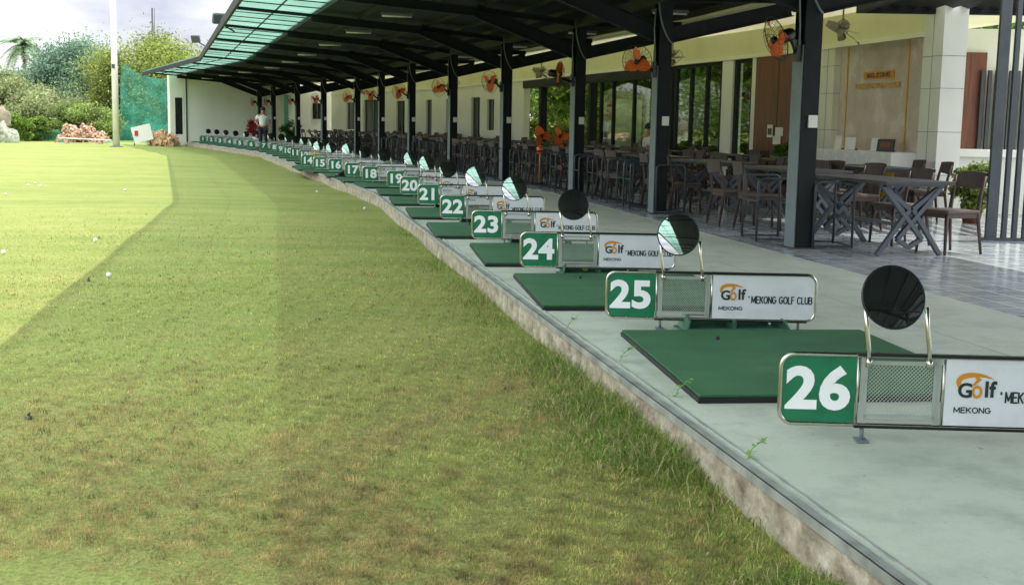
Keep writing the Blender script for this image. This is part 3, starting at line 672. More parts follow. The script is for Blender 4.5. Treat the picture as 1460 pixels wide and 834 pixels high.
# ------------------------------------------------------------------ bay signs
SH, SL, ZB = .285, 1.29, .072        # panel height, length, height of bottom edge
def rrect(x0, x1, z0, z1, r, n=6):
    pts = []
    for cx, cz, a0 in ((x1-r, z0+r, -90), (x1-r, z1-r, 0), (x0+r, z1-r, 90), (x0+r, z0+r, 180)):
        for i in range(n+1):
            a = R(a0+90*i/n); pts.append((cx+r*math.cos(a), cz+r*math.sin(a)))
    return pts
SIG = {}
def sign_meshes():
    x0, x1, z0, z1 = 0, SL, ZB, ZB+SH
    a, b = .385*SH*2.72, .385*SH*2.72    # unused helper widths
    gx = .300; mx = .655                    # end of number panel; start of logo panel
    f = MB(); f.tube([(x, 0, z) for x, z in rrect(x0, x1, z0, z1, .055)], .0095, 8, closed=True)
    f.tube([(gx+.008, 0, z0), (gx+.008, 0, z1)], .006, 6); f.tube([(mx-.006, 0, z0), (mx-.006, 0, z1)], .006, 6)
    SIG['frame'] = f.mesh('frame', M['chrome'])
    tb = MB(); tb.box(((gx+x1-.05)/2, 0, z1+.004), (x1-.05-gx, .028, .012)); tb.box(((gx+x1-.05)/2, 0, z0-.006), (x1-.05-gx, .028, .010)); SIG['rail'] = tb.mesh('rail', M['dark_tube'])
    g = MB(); L = [p for p in rrect(x0+.006, x0+.14, z0+.006, z1-.006, .05) if p[0] < x0+.08]
    outl = [(gx, z0+.006), (gx, z1-.006)]+L
    g.poly([(x, -.003, z) for x, z in outl], (0, .006, 0)); SIG['number_panel'] = g.mesh('number_panel', M['green_panel'])
    g = MB(); Rr = [p for p in rrect(x1-.14, x1-.006, z0+.006, z1-.006, .05) if p[0] > x1-.08]
    k = len(Rr)//2; outl = [(mx, z1-.006), (mx, z0+.006)]+Rr
    g.poly([(x, -.003, z) for x, z in outl], (0, .006, 0)); SIG['logo_panel'] = g.mesh('logo_panel', M['sign_white'])
    # expanded metal screen
    w = MB(); xa, xb, za, zb_ = gx+.05, mx-.05, z0+.045, z1-.035; nx, nz = 17, 13; dx = (xb-xa)/nx; dz = (zb_-za)/nz
    for i in range(nx):
        for j in range(nz):
            cx, cz = xa+dx*(i+.5), za+dz*(j+.5)
            q0 = Vector((cx-dx/2, 0, cz)); 
            for (p_, q_) in (((cx-dx/2, 0, cz-dz/2), (cx+dx/2, 0, cz+dz/2)), ((cx-dx/2, 0, cz+dz/2), (cx+dx/2, 0, cz-dz/2))):
                w.bar(p_, q_, .0014, .0036, (0, 1, 0))
    SIG['wire_screen'] = w.mesh('wire_screen', pbr('galvanised mesh', '#b4b9b0', .5, metal=.2))
    w = MB(); w.box(((xa+xb)/2, 0, zb_+.006), (xb-xa+.03, .01, .016)); w.box(((xa+xb)/2, 0, za-.008), (xb-xa+.03, .01, .014)); w.box(((xa+xb)/2, 0, z0+.016), (xb-xa+.06, .008, .014))
    for x in (xa-.01, xb+.01): w.box((x, 0, (z0+z1)/2), (.012, .01, z1-z0-.01))
    for x in (gx+.026, mx-.025): w.box((x, 0, (z0+z1)/2), (.016, .006, z1-z0-.012))
    SIG['screen_frame'] = w.mesh('screen_frame', pbr('galvanised frame', '#a3aaa5', .45, metal=.2))
    # logo
    sw = MB(); cx, cz = mx+.115, z0+.162; outer = []; inner = []
    for i in range(29):
        a = R(200-165*i/28); u = i/28; wd = .020*math.sin(math.pi*min(1, u*.9+.1))**.7+.001
        ex_, ez = .066+.030*u, .052; outer.append((cx+ex_*math.cos(a), cz+ez*math.sin(a)+.02)); inner.append((cx+(ex_-wd)*math.cos(a), cz+(ez-wd)*math.sin(a)+.02))
    pr = [(x-.002, z-.012*i/28) for i, (x, z) in enumerate(outer)]; pi = [(x, z-.012*i/28) for i, (x, z) in enumerate(inner)]
    vs = [(x, -.0046, z) for x, z in pr]+[(x, -.0046, z) for x, z in pi]; m_ = len(pr)
    sw.add(vs, [(i, i+1, m_+i+1, m_+i) for i in range(m_-1)])
    # golfer-like figure forming the letter o
    ring = [(cx+.012+.021*math.cos(t_), cz-.014+.027*math.sin(t_)) for t_ in np.linspace(0, 2*math.pi, 25)]; rin = [(cx+.012+.011*math.cos(t_), cz-.014+.015*math.sin(t_)) for t_ in np.linspace(0, 2*math.pi, 25)]
    sw.add([(x, -.0050, z) for x, z in ring]+[(x, -.0050, z) for x, z in rin], [(i, i+1, 25+i+1, 25+i) for i in range(24)])
    sw.poly([(cx-.012, -.0052, cz+.008), (cx+.004, -.0052, cz+.014), (cx+.028, -.0052, cz+.038), (cx+.016, -.0052, cz+.044), (cx+.004, -.0052, cz+.03)], (0, .0004, 0))
    sw.lathe([(0, -.0003), (.010, -.0003)], 14, Matrix.Rotation(R(90), 3, 'X'), (cx+.010, -.0056, cz+.047))
    SIG['logo_emblem'] = sw.mesh('logo_emblem', M['ink_orange'])
    SIG['logo_g'] = text_mesh('logo_letters', 'G', .082, M['ink_dark'], .0022, 1.0); SIG['g_loc'] = (cx-.035, -.0042, cz-.012)
    SIG['logo_lf'] = text_mesh('logo_letters', 'lf', .090, M['ink_dark'], .0025, .95); SIG['lf_loc'] = (cx+.062, -.0042, cz-.006)
    SIG['town'] = stroke_text('town_name', 'MEKONG', .148, .025, .0042, M['ink_dark']); SIG['town_loc'] = (cx-.002, -.0042, z0+.072)
    SIG['club'] = stroke_text('club_name', "'MEKONG GOLF CLUB", .395, .048, .0068, M['ink_dark']); SIG['club_loc'] = (mx+.418, -.0042, z0+.128)
    for i_, x in enumerate((gx+.035, x1-.10)):
        ft = MB(); ft.tube([(x, 0, .004), (x, 0, z0)], .009, 8); ft.box((x, .01, .006), (.05, .07, .008)); SIG['foot%d' % i_] = ft.mesh('foot', M['light_grey'])
    for i_, x in enumerate((.345, .585)):
        lg = MB(); lg.tube([(x, -.014, z1-.04), (x-.004, -.014, z1+.03), (x-.016, -.012, z1+.115), (x-.022, 0, z1+.2)], .0095, 8)
        lg.tube([(x, -.014, z1-.045), (x, -.014, z1-.01)], .014, 8); SIG['bracket%d' % i_] = lg.mesh('mirror_leg', M['chrome'])
    mr = MB(); n = 48; prof = []
    for i in range(12):
        u = i/11; prof.append((.1235*u, -.007*(1-u*u)))
    Mx = Matrix.Rotation(R(-90), 3, 'X')     # z axis -> +y ; cap towards -y
    mr.lathe([(r_, z_) for r_, z_ in prof], n, Mx); SIG['mirror'] = mr.mesh('mirror', M['mirror_dark'])
    rm = MB(); rm.lathe([(.1235, -.001), (.129, -.003), (.131, .004), (.129, .012), (.0, .016)], n, Mx); SIG['rim'] = rm.mesh('rim', M['black_plastic'])
def mir():
    m, t, b, pos, out = mat_base('smoked convex mirror')
    b.inputs['Base Color'].default_value = (.012, .014, .014, 1); b.inputs['Metallic'].default_value = 0; b.inputs['Roughness'].default_value = .25
    gl = t.n('ShaderNodeBsdfGlossy', i_Roughness=.02, i_0=(.85, .9, .88, 1))
    tc = t.n('ShaderNodeTexCoord')
    mx = t.n('ShaderNodeMixShader', i_0=.6); t.l(b.outputs[0], mx.inputs[1]); t.l(gl.outputs[0], mx.inputs[2]); t.l(mx.outputs[0], out.inputs[0]); return m
M['mirror_dark'] = mir()
sign_meshes()
MC = Vector((.430, 0, ZB+SH+.238))
rj = random.Random(5)
def make_sign(num, loc, rz, myaw, mpitch, label, special=None):
    t = empty('bay_sign', loc, rz, label, 'bay sign', 'numbered bay signs along the platform')
    for nm in ('frame', 'rail', 'wire_screen', 'screen_frame', 'foot0', 'foot1', 'bracket0', 'bracket1'): link({'foot0': 'foot', 'foot1': 'foot', 'bracket0': 'mirror_leg', 'bracket1': 'mirror_leg'}.get(nm, nm), SIG[nm], t)
    t.rotation_euler.x = R(rj.uniform(-1.2, 1.2)); npn = link('number_panel', SIG['number_panel'], t)
    if special:
        me = SIG['number_panel'].copy(); me.materials.clear(); me.materials.append(M['sign_white']); npn.data = me; npn.name = 'sign_panel'
        mb = MB(); mb.box((.15, -.0045, ZB+SH*.68), (.27, .002, SH*.5)); mb.build('yellow_block', M['ink_yellow'], npn)
    else:
        me = text_mesh('number', str(num), .232, M['ink_white'], .0088, 1.08 if num > 9 else 1.1)
        o = link('number', me, npn); o.location = (.150, -.0042, ZB+SH*.5-.005)
    lp = link('logo_panel', SIG['logo_panel'], t)
    for nm, key in (('logo_g', 'g_loc'), ('logo_lf', 'lf_loc'), ('town', 'town_loc'), ('club', 'club_loc')):
        o = link({'logo_g': 'logo_letters', 'logo_lf': 'logo_letters', 'town': 'town_name', 'club': 'club_name'}[nm], SIG[nm], lp); o.location = SIG[key]
    link('logo_emblem', SIG['logo_emblem'], lp)
    if myaw is not None:
        m_ = link('mirror', SIG['mirror'], t); m_.location = MC; m_.rotation_euler = (R(mpitch), 0, R(myaw)); link('rim', SIG['rim'], m_)
    return t
words = {1:'one',2:'two',3:'three',4:'four',5:'five',6:'six',7:'seven',8:'eight',9:'nine',10:'ten',11:'eleven',12:'twelve',13:'thirteen',14:'fourteen',15:'fifteen',16:'sixteen',17:'seventeen',18:'eighteen',19:'nineteen',20:'twenty',21:'twenty one',22:'twenty two',23:'twenty three',24:'twenty four',25:'twenty five',26:'twenty six'}
SPX = {26:(1110,602),25:(864,452),24:(742,379.5),23:(673,339.5),22:(628,311),21:(596,291),20:(571,277),19:(552,266),18:(517,258),17:(492,251.5),16:(469,244),15:(447,241),14:(430,236.8)}
YAW = {26:(7,-18),25:(0,-12),24:(8,-16),23:(1,-13),22:(0,-12),21:(8,-16),20:(3,-13),19:(4,-13),18:(9,-15),17:(9,-15),16:(2,-12),15:(5,-13),14:(3,-12)}
SPOS = {}
for n_, (px, py) in SPX.items():
    p = un(px, py, ZB); SPOS[n_] = Vector((p.x, p.y, 0))
d14 = s_off(SPOS[14].x, SPOS[14].y)
s14 = d14[0]; s1 = S_END-1.8
for k in range(13, 0, -1):
    s = s14+(s1-s14)*(14-k)/13.0; SPOS[k] = P(s, .36, 0)
for n_ in range(26, 0, -1):
    p = SPOS[n_]; rz = R(-2.2) if n_ == 26 else R(-1.0) if n_ == 25 else R(-.5)
    if n_ < 19: rz = R(1+(19-n_)*.9)
    # measured left edge is the outer end of the frame
    yaw, pit = YAW.get(n_, ((3, -12) if n_ % 2 else (5, -13)))
    lab = 'bay sign with a white number %s on green, round dark mirror above' % words[n_]
    if n_ == 13: lab = 'bay sign with a yellow and white panel instead of a green number'
    if n_ in (25, 22, 23): lab = 'bay sign numbered %s, its round mirror bright on the left side' % words[n_]
    make_sign(n_, p, rz, yaw, pit, lab, special=(n_ == 13))

# ------------------------------------------------------------------ mats, trays
def mat_thing():
    t = empty('tee_mat', (0, 0, 0), 0, 'x', 'golf mat', 'green tee mats on the platform')
    b = MB(); b.box((0, 0, .013), (1.50, 1.80, .026)); b.build('rubber_base', M['rubber'], t, .004)
    f = MB(); f.box((0, 0, .033), (1.485, 1.785, .013)); f.build('turf', M['turf'], t, .003)
    r_ = MB(); r_.tube([(-.25, .55, .03), (-.25, .55, .06)], [.012, .009], 8); r_.build('tee', M['rubber'], t)
    return t
def tray_thing():
    t = empty('ball_tray', (0, 0, 0), 0, 'x', 'ball tray', 'green ball trays beside the tee mats')
    b = MB(); W_, D_, H_ = .68, .28, .115
    b.box((0, 0, .012), (W_, D_, .012)); b.box((0, D_/2-.008, H_/2+.006), (W_-.12, .014, H_))
    b.poly([(-W_/2, -D_/2, .006), (-W_/2+.02, D_/2, .006), (-W_/2+.07, D_/2, H_), (-W_/2+.03, -D_/2+.04, H_*.7)], (.014, 0, 0))
    b.poly([(W_/2-.014, -D_/2, .006), (W_/2-.034, D_/2, .006), (W_/2-.084, D_/2, H_), (W_/2-.044, -D_/2+.04, H_*.7)], (.014, 0, 0))
    b.box((0, -D_/2+.008, .022), (W_-.03, .014, .032)); b.build('tray_body', M['tray'], t, .004)
    d = MB(); d.box((.0, .03, .05), (.014, D_-.1, .06)); d.build('divider', M['tray'], t)
    return t
mat0 = mat_thing(); tray0 = tray_thing()
for i, n_ in enumerate(range(26, 0, -1)):
    A = SPOS[n_]; B = SPOS[n_-1] if n_ > 1 else SPOS[1]+(SPOS[1]-SPOS[2])
    d = (B-A); L = d.length; d.normalize()
    h = math.atan2(-d.x, d.y)
    t = mat0 if i == 0 else copy_tree(mat0); t['label'] = 'green artificial turf tee mat lying behind bay sign %s' % words[n_]
    nrm = Vector((d.y, -d.x, 0))
    if n_ == 26: fl = Vector((.86, 5.49, 0))
    elif n_ == 25: fl = Vector((.21, 8.22, 0))
    elif n_ == 24: fl = Vector((-.24, 10.73, 0))
    else: fl = A+d*(L*.24)-nrm*.30
    hh_ = R(6.5) if n_ > 23 else h*.8+R(-1)
    f_ = Vector((-math.sin(hh_), math.cos(hh_), 0)); r2 = Vector((math.cos(hh_), math.sin(hh_), 0))
    t.location = fl+r2*.75+f_*.9; t.rotation_euler.z = hh_
    tr_ = tray0 if i == 0 else copy_tree(tray0); tr_['label'] = 'green plastic ball tray at the far edge of the mat behind sign %s' % words[n_]
    tr_.location = fl+r2*.74+f_*1.97; tr_.rotation_euler.z = hh_+R(2)
o = link('golf_ball', bme.copy()); o.data.materials.clear(); o.data.materials.append(M['ink_yellow']); p = un(835, 388, .03); o.location = (p.x, p.y+.05, .055); tag(o, 'yellow ball lying at the tray under bay sign twenty four', 'golf ball')

# ------------------------------------------------------------------ canopy
def sx(px, off=7.62):          # arclength along an offset line where it is seen at photo column px
    lo, hi = sZ(4), sZ(74)
    for _ in range(50):
        m_ = (lo+hi)/2; p = P(m_, off, 1.25); X = 730+F_PX*p.x/p.y
        if X > px: lo = m_
        else: hi = m_
    return lo
cols_s = [min(sx(px, C_OFF), S_END-.35) for px in (1138, 935, 818, 717, 642, 584, 541.5, 507.5, 460, 423, 389, 363)]
S_A, S_Bc = cols_s[0], cols_s[1]; DC = S_Bc-S_A; NB = 7
cols_s = [S_A-DC*k for k in range(NB, 0, -1)]+cols_s
O_OUT, O_MID, O_KINK = -2.05, -.48, 1.85
def zroof(o):    # underside of the main beams
    return float(np.interp(o, [O_OUT, O_KINK, C_OFF, C_OFF+1.9], [3.36, 3.14, 2.98, 3.02]))
can = empty('canopy_roof', P(S_A, 0, 0), 0, 'long curved dark canopy with a green translucent outer strip', 'canopy')
CINV = Matrix.Translation(-can.location)
def cbuild(mb, name, mat):
    mb.v = [tuple(Vector(v)-can.location) for v in mb.v]; return mb.build(name, mat, can)
sh = MB(); top = .24
prof = [(O_MID, zroof(O_MID)+top), (O_KINK, zroof(O_KINK)+top), (C_OFF, zroof(C_OFF)+top), (C_OFF+2.3, zroof(C_OFF+1.9)+top-.02)]
sweep(sh, prof+[(o_, z_+.03) for o_, z_ in reversed(prof)], S_BACK, S_END+.4, 1)
cbuild(sh, 'roof_sheet', M['roof_under'])
ts = MB(); step = .0
ns = int((S_END-S_BACK)/.15)      # corrugated translucent sheet, ribs across the strip
vs = []
for i in range(ns+1):
    s = S_BACK+(S_END+.4-S_BACK)*i/ns; b_ = .022*(1 if i % 2 else -1)
    vs += [P(s, O_OUT-.12, zroof(O_OUT)+top-.015+b_), P(s, O_MID+.05, zroof(O_MID)+top-.015+b_)]
ts.add(vs, [(2*i, 2*i+1, 2*i+3, 2*i+2) for i in range(ns)]); cbuild(ts, 'translucent_sheet', M['poly'])
eb = MB(); sweep(eb, rect(O_OUT-.14, O_OUT-.08, zroof(O_OUT)+.02, zroof(O_OUT)+.2), S_BACK, S_END+.4, .8); cbuild(eb, 'edge_beam', M['black_steel'])
for o_ in (-1.25, -.42, .45, 1.2, 1.95, 2.7, 3.35, 4.4, 5.2):
    pb = MB(); z_ = zroof(o_)+.165; sweep(pb, rect(o_-(.012 if o_ < -1 else .025), o_+(.012 if o_ < -1 else .025), z_+(.02 if o_ < -1 else 0), z_+(.045 if o_ < -1 else .07)), S_BACK, S_END+.3, 1); cbuild(pb, 'purlin', M['black_steel'])
gm = MB(); sweep(gm, rect(C_OFF-.06, C_OFF+.06, 2.985, 3.145), S_BACK, S_END+.3, 1); cbuild(gm, 'long_beam', M['black_steel'])
def ibeam(mb, a, b, h, w, tk=.014):
    a, b = Vector(a), Vector(b); d = (b-a).normalized(); sd = d.cross(Vector((0, 0, 1))).normalized(); u = sd.cross(d)
    mb.bar(a+u*(h/2-tk/2), b+u*(h/2-tk/2), w, tk, u); mb.bar(a-u*(h/2-tk/2), b-u*(h/2-tk/2), w, tk, u); mb.bar(a, b, tk*.8, h-2*tk, u)
for s in cols_s:
    rb = MB()
    ibeam(rb, P(s, O_MID-.05, zroof(O_MID)+.1), P(s, O_KINK+.02, zroof(O_KINK)+.06), .16, .10)
    ibeam(rb, P(s, O_OUT-.05, zroof(O_OUT)+.165), P(s, O_MID, zroof(O_MID)+.15), .065, .07)
    ibeam(rb, P(s, O_KINK-.05, zroof(O_KINK)+.08), P(s, C_OFF-.1, 2.56), .24, .13)
    ibeam(rb, P(s, O_KINK, zroof(O_KINK)+.1), P(s, C_OFF-.1, zroof(C_OFF)+.09), .1, .1)
    ibeam(rb, P(s, C_OFF+.1, 2.54), P(s, C_OFF+1.95, 2.98), .22, .13)
    ibeam(rb, P(s, C_OFF+.1, zroof(C_OFF)+.08), P(s, C_OFF+1.95, 3.11), .1, .1)
    cbuild(rb, 'rafter', M['black_steel'])
# light ribs under the translucent strip, midway between rafters
for a_, b_ in zip(cols_s[:-1], cols_s[1:]):
    for f_ in (.25, .5, .75):
        rb = MB(); s = a_+(b_-a_)*f_; rb.bar(P(s, O_OUT-.05, zroof(O_OUT)+.2), P(s, O_MID, zroof(O_MID)+.2), .03, .02); cbuild(rb, 'strut', M['black_steel'])
# columns
def conduit_pts(side=-1):
    z = 2.55; pts = []
    for i in range(11):
        u = i/10; pts.append((-.155+.0*u, -.11-.06*math.sin(math.pi*u), 3.0-.75*u))
    return pts
def column0():
    t = empty('canopy_column', (0, 0, 0), 0, 'x', 'column', 'dark steel columns carrying the canopy')
    m = MB(); HH = 2.985
    m.box((0, -.128, HH/2), (.185, .014, HH)); m.box((0, .128, HH/2), (.185, .014, HH)); m.box((0, 0, HH/2), (.012, .242, HH)); m.build('steel_section', M['black_steel'], t)
    m = MB(); m.box((-.101, 0, 1.06), (.012, .25, 2.1)); m.build('side_cladding', M['light_grey'], t)
    m = MB(); m.box((0, 0, .008), (.36, .36, .016)); m.build('base_plate', M['grey_steel'], t)
    m = MB(); m.box((.03, -.147, 1.33), (.10, .024, .13)); m.build('switch_box', M['white_plastic'], t, .004)
    m = MB(); pts = [(-.12, -.15, 2.98)]+[(-.12+.10*(1-math.cos(math.pi*u)), -.15-.03*math.sin(math.pi*u), 2.98-.45*math.sin(math.pi*u*.62)-.12*u) for u in np.linspace(.1, 1, 8)]
    m.tube(pts, .011, 6); m.tube([(-.15, -.10, 2.9), (-.17, -.12, 2.6), (-.15, -.12, 2.3), (-.15, -.12, 2.1)], .010, 6); m.build('conduit', M['light_grey'], t)
    return t
c0 = column0(); COLS = []
ords = ['nearest', 'second nearest', 'third', 'fourth', 'fifth', 'sixth', 'seventh', 'eighth', 'ninth', 'tenth', 'eleventh', 'twelfth', 'thirteenth']
for i, s in enumerate(cols_s):
    k = i-NB
    t = c0 if i == 0 else copy_tree(c0); t.location = P(s, C_OFF, 0); t.rotation_euler.z = heading(s)
    t['label'] = ('dark steel canopy column, %s in view counting from the camera' % ords[k]) if k >= 0 else 'dark steel canopy column behind the camera'
    COLS.append(t)

# ------------------------------------------------------------------ fans
def guard(mb, r, depth, n=22, th=.0022):
    for k in range(n):
        a = 2*math.pi*k/n; c_, s_ = math.cos(a), math.sin(a)
        mb.tube([(c_*.05, -depth, s_*.05), (c_*r*.7, -depth*.8, s_*r*.7), (c_*r, 0, s_*r), (c_*r*.7, depth*.7, s_*r*.7), (c_*.06, depth, s_*.06)], th, 3)
    for rr_, d_ in ((r, 0), (r*.7, -depth*.8), (.05, -depth)):
        mb.tube([(rr_*math.cos(a), d_, rr_*math.sin(a)) for a in np.linspace(0, 2*math.pi, 25)[:-1]], th*2.2 if rr_ == r else th, 4, closed=True)
def blades(mb, r, n=3, w=.16):
    for k in range(n):
        a0 = 2*math.pi*k/n; vs = []
        for i in range(7):
            u = i/6; rr_ = .03+(r-.03)*u; ww = w*math.sin(math.pi*(.18+.74*u))*.9
            for j in range(4):
                v = j/3-.5; aa = a0+v*ww/max(rr_, .07)*1.0
                vs.append((rr_*math.cos(aa), v*.07, rr_*math.sin(aa)))
        mb.add(vs, [(i*4+j, i*4+j+1, i*4+4+j+1, i*4+4+j) for i in range(6) for j in range(3)], True)
FM = {}
g = MB(); guard(g, .235, .07); FM['guard'] = g.mesh('guard', M['black_plastic'])
g = MB(); blades(g, .215, 3, .21); FM['blades'] = g.mesh('blades', M['orange_plastic'])
g = MB(); g.lathe([(0, .0), (.035, 0), (.035, .05), (0, .05)], 14, Matrix.Rotation(R(90), 3, 'X')); FM['hub'] = g.mesh('hub', M['black_plastic'])
g = MB(); g.lathe([(0, -.20), (.05, -.2), (.065, -.17), (.07, -.07), (.04, -.05)], 16, Matrix.Rotation(R(90), 3, 'X')); FM['motor'] = g.mesh('motor', M['black_plastic'])
def wall_fan(colobj, yaw, pitch, label, side=-1):
    t = empty('wall_fan', colobj.location+Vector((0, 0, 2.1)), 0, label, 'fan', 'orange bladed fans fixed to the canopy columns')
    h = colobj.rotation_euler.z; base = Matrix.Rotation(h, 3, 'Z') @ Vector((-.14, -.05, 0))
    hd = Matrix.Rotation(h, 3, 'Z') @ Vector((-.42, -.16, .05))
    rot = Euler((R(pitch), 0, R(yaw)))
    br = MB(); m_ = rot.to_matrix() @ Vector((0, .16, 0))+hd
    br.tube([base+Vector((0, 0, -.08)), base.lerp(m_, .5)+Vector((0, 0, -.05)), m_], [.028, .022, .03], 8)
    br.box(base+Vector((0, 0, -.05)), (.05, .09, .22), Matrix.Rotation(h, 3, 'Z')); br.build('bracket', M['black_plastic'], t)
    for nm in ('guard', 'blades', 'hub', 'motor'):
        o = link(nm, FM[nm], t); o.location = hd
        o.rotation_euler = rot if nm != 'blades' else (rot.to_matrix() @ Euler((0, random.uniform(0, 2), 0)).to_matrix()).to_euler()
fy = [(-78, 20), (-34, 10), (75, 6), (-40, 8), (-38, 8), (-20, 6), (-25, 6), (-35, 6), (-30, 6), (-60, 6), (-60, 6), (-60, 6)]
for i, t in enumerate(COLS[NB:]):
    wall_fan(t, *fy[min(i, 11)], 'black caged fan with orange blades on the %s column from the camera' % ords[i])
CF = {}
g = MB(); blades(g, .30, 5, .19); 
CF['blades'] = g.mesh('blades', M['bronze'])
g = MB(); g.lathe([(0, .0), (.05, 0), (.075, .03), (.07, .11), (.03, .14), (0, .14)], 16); CF['motor'] = g.mesh('motor', M['bronze'])
g = MB(); guard(g, .24, .05, 16, .0025); CF['guard'] = g.mesh('guard', M['bronze'])
def ceiling_fan(p, label, yaw, open_=True):
    t = empty('ceiling_fan', p, R(yaw), label, 'fan', 'grey fans hanging from the dining ceiling')
    st = MB(); zt = 3.12-p.z; st.tube([(0, 0, .05), (0, 0, zt)], .014, 8); st.lathe([(0, zt-.01), (.06, zt-.01), (.045, zt-.05), (.012, zt-.06)], 14); st.build('down_rod', M['bronze'], t)
    o = link('motor', CF['motor'], t); o.rotation_euler = (R(35), 0, 0)
    o = link('blades', CF['blades'], t); o.rotation_euler = (R(-48), 0, 0); o.location = (0, -.06, -.04)
    if not open_:
        o = link('guard', CF['guard'], t); o.rotation_euler = (R(-48), 0, 0); o.location = (0, -.06, -.04)
for (px, py, lab, yw, op) in [(1213, 40, 'open bladed grey ceiling fan above the reception desk', 25, True), (993, 82, 'grey orbit ceiling fan between the two nearest columns', -30, False), (856, 105, 'grey orbit ceiling fan beyond the second nearest column', 20, False), (748, 120, 'grey orbit ceiling fan beyond the third column', -15, False), (674, 133, 'small distant grey ceiling fan beyond the fourth column', 10, False), (609, 140, 'smallest distant grey ceiling fan over the far tables', 10, False)]:
    p = un(px, py, 2.72); s, o_ = s_off(p.x, p.y); p = P(s, min(o_, F_OFF-.9), 2.72); ceiling_fan(p, lab, yw, op)

# stand fans in the dining area
def stand_fan(px, Y, H, label, yaw):
    q = at(px, 200, Y); t = empty('stand_fan', (q.x, Y, .005), R(yaw), label, 'fan', 'orange standing fans among the tables')
    b = MB(); b.lathe([(0, 0), (.2, 0), (.19, .025), (.03, .05), (0, .05)], 20); b.build('base', M['black_plastic'], t)
    b = MB(); b.tube([(0, 0, .04), (0, 0, H-.12)], .014, 8); b.build('pole', M['orange_plastic'], t)
    b = MB(); b.lathe([(0, H-.38), (.06, H-.37), (.07, H-.26), (.03, H-.2), (0, H-.2)], 14); b.build('control_box', M['orange_plastic'], t)
    for nm in ('guard', 'blades', 'hub', 'motor'):
        o = link(nm, FM[nm], t); o.location = (0, -.08, H)
stand_fan(770, 25.5, 1.02, 'orange standing fan left of the third column', 20)
stand_fan(801, 27, 1.0, 'second orange standing fan right beside the third column', -25)

# tube lamps (unlit)
tb = MB(); tb.box((0, 0, 0), (.09, 1.1, .045)); tube_me = tb.mesh('tube_lamp', M['white_plastic'])
for i, s in enumerate(cols_s[NB-1:-1]):
    for (o_, w_) in ((.85, 'outer'), (C_OFF+.9, 'inner')):
        t = empty('tube_lamp', P(s+DC/2, o_, zroof(o_)+.10), heading(s+DC/2)+R(90), 'unlit tube lamp, %s in the %s canopy row' % (ords[i], w_), 'lamp', 'unlit tube lamps under the canopy')
        m_ = MB(); m_.box((0, 0, .02), (.07, .62, .04)); link('housing', m_.mesh('housing', M['light_grey']), t)
        m_ = MB(); m_.tube([(0, -.29, -.02), (0, .29, -.02)], .016, 8); link('tube', m_.mesh('tube', M['ink_white']), t)
# loud speakers on the outer roof edge
def horn(px, py, Y, label, sz=1.0, yaw=0):
    p = at(px, py, Y); t = empty('roof_floodlight', p, R(yaw), label, 'floodlight', 'floodlights fixed over the canopy edge')
    m_ = MB(); m_.box((0, 0, 0), (.36*sz, .16*sz, .30*sz), Euler((R(20), 0, 0)).to_matrix()); m_.build('housing', M['grey_steel'], t, .02)
    m_ = MB(); m_.box((0, -.085*sz, .03*sz), (.31*sz, .01, .24*sz), Euler((R(20), 0, 0)).to_matrix()); m_.build('lens', M['light_grey'], t)
    m_ = MB(); m_.tube([(.05*sz, .05, -.1*sz), (.25*sz, .08, -.22*sz), (.5*sz, .1, -.34*sz)], .02, 8); m_.build('arm', M['black_steel'], t)
horn(312, 27, 31, 'grey floodlight on an arm at the canopy edge, higher of the two', .85, 30)
horn(279, 56, 42, 'dark floodlight on an arm at the canopy edge, lower of the two', .8, -20)

# ------------------------------------------------------------------ building
def wallseg(mb, s0, s1, z0, z1, o0=F_OFF, th=.2): sweep(mb, rect(o0, o0+th, z0, z1), s0, s1, 2)
bld = empty('club_building', P(sx(1200), F_OFF, 0), 0, 'cream clubhouse front with glass doors, reception recess and tiled pillars', 'building')
def bb(mb, name, mat, par=None):
    par = par or bld; mb.v = [tuple(Vector(v)-bld.location) for v in mb.v]; return mb.build(name, mat, par)
sR = sx(1372); sPill = sx(1301); sNicheL = sx(1178); sDoorR = sx(1131); sDoorL = sx(1069); sG1 = sx(1063); sG0 = sx(1036); sG3 = sx(1021); sG4 = sx(952); sG5 = sx(846); sOpenEnd = sx(742)
ZT = 2.62
m_ = MB(); wallseg(m_, sPill+.003, S_END-.2, ZT, 3.16); bb(m_, 'fascia', M['cream'])
m_ = MB(); sweep(m_, rect(F_OFF-.06, F_OFF-.001, ZT-.005, ZT+.07), sPill, S_END-.2, 2); bb(m_, 'fascia_moulding', M['ceil'])
m_ = MB(); sweep(m_, rect(C_OFF+2.02, F_OFF+3.4, 3.163, 3.22), sPill-.6, S_END, 2); bb(m_, 'ceiling', M['ceil_t'])
# right pillars
def tiled_pillar(s0, s1, o0, o1, nm='pillar', ztop=ZT):
    m_ = MB(); sweep(m_, rect(o0, o1, 0, ztop), s0, s1, 3); p_ = bb(m_, nm, M['pillar'])
    j = MB(); 
    for z_ in (.62, 1.24, 1.86, 2.32): sweep(j, rect(o0-.003, o1+.003, z_, z_+.007), s0-.003, s1+.003, 3)
    sm = (s0+s1)/2; sweep(j, rect(o0-.0035, o1-.05, 0, ztop-.003), sm-.004, sm+.004, 1)
    bb(j, 'tile_joint', M['light_grey'], p_)
tiled_pillar(sPill-.55, sPill, F_OFF-.02, F_OFF+.36, ztop=3.16)
tiled_pillar(sNicheL, sNicheL+.5, F_OFF-.02, F_OFF+.44)
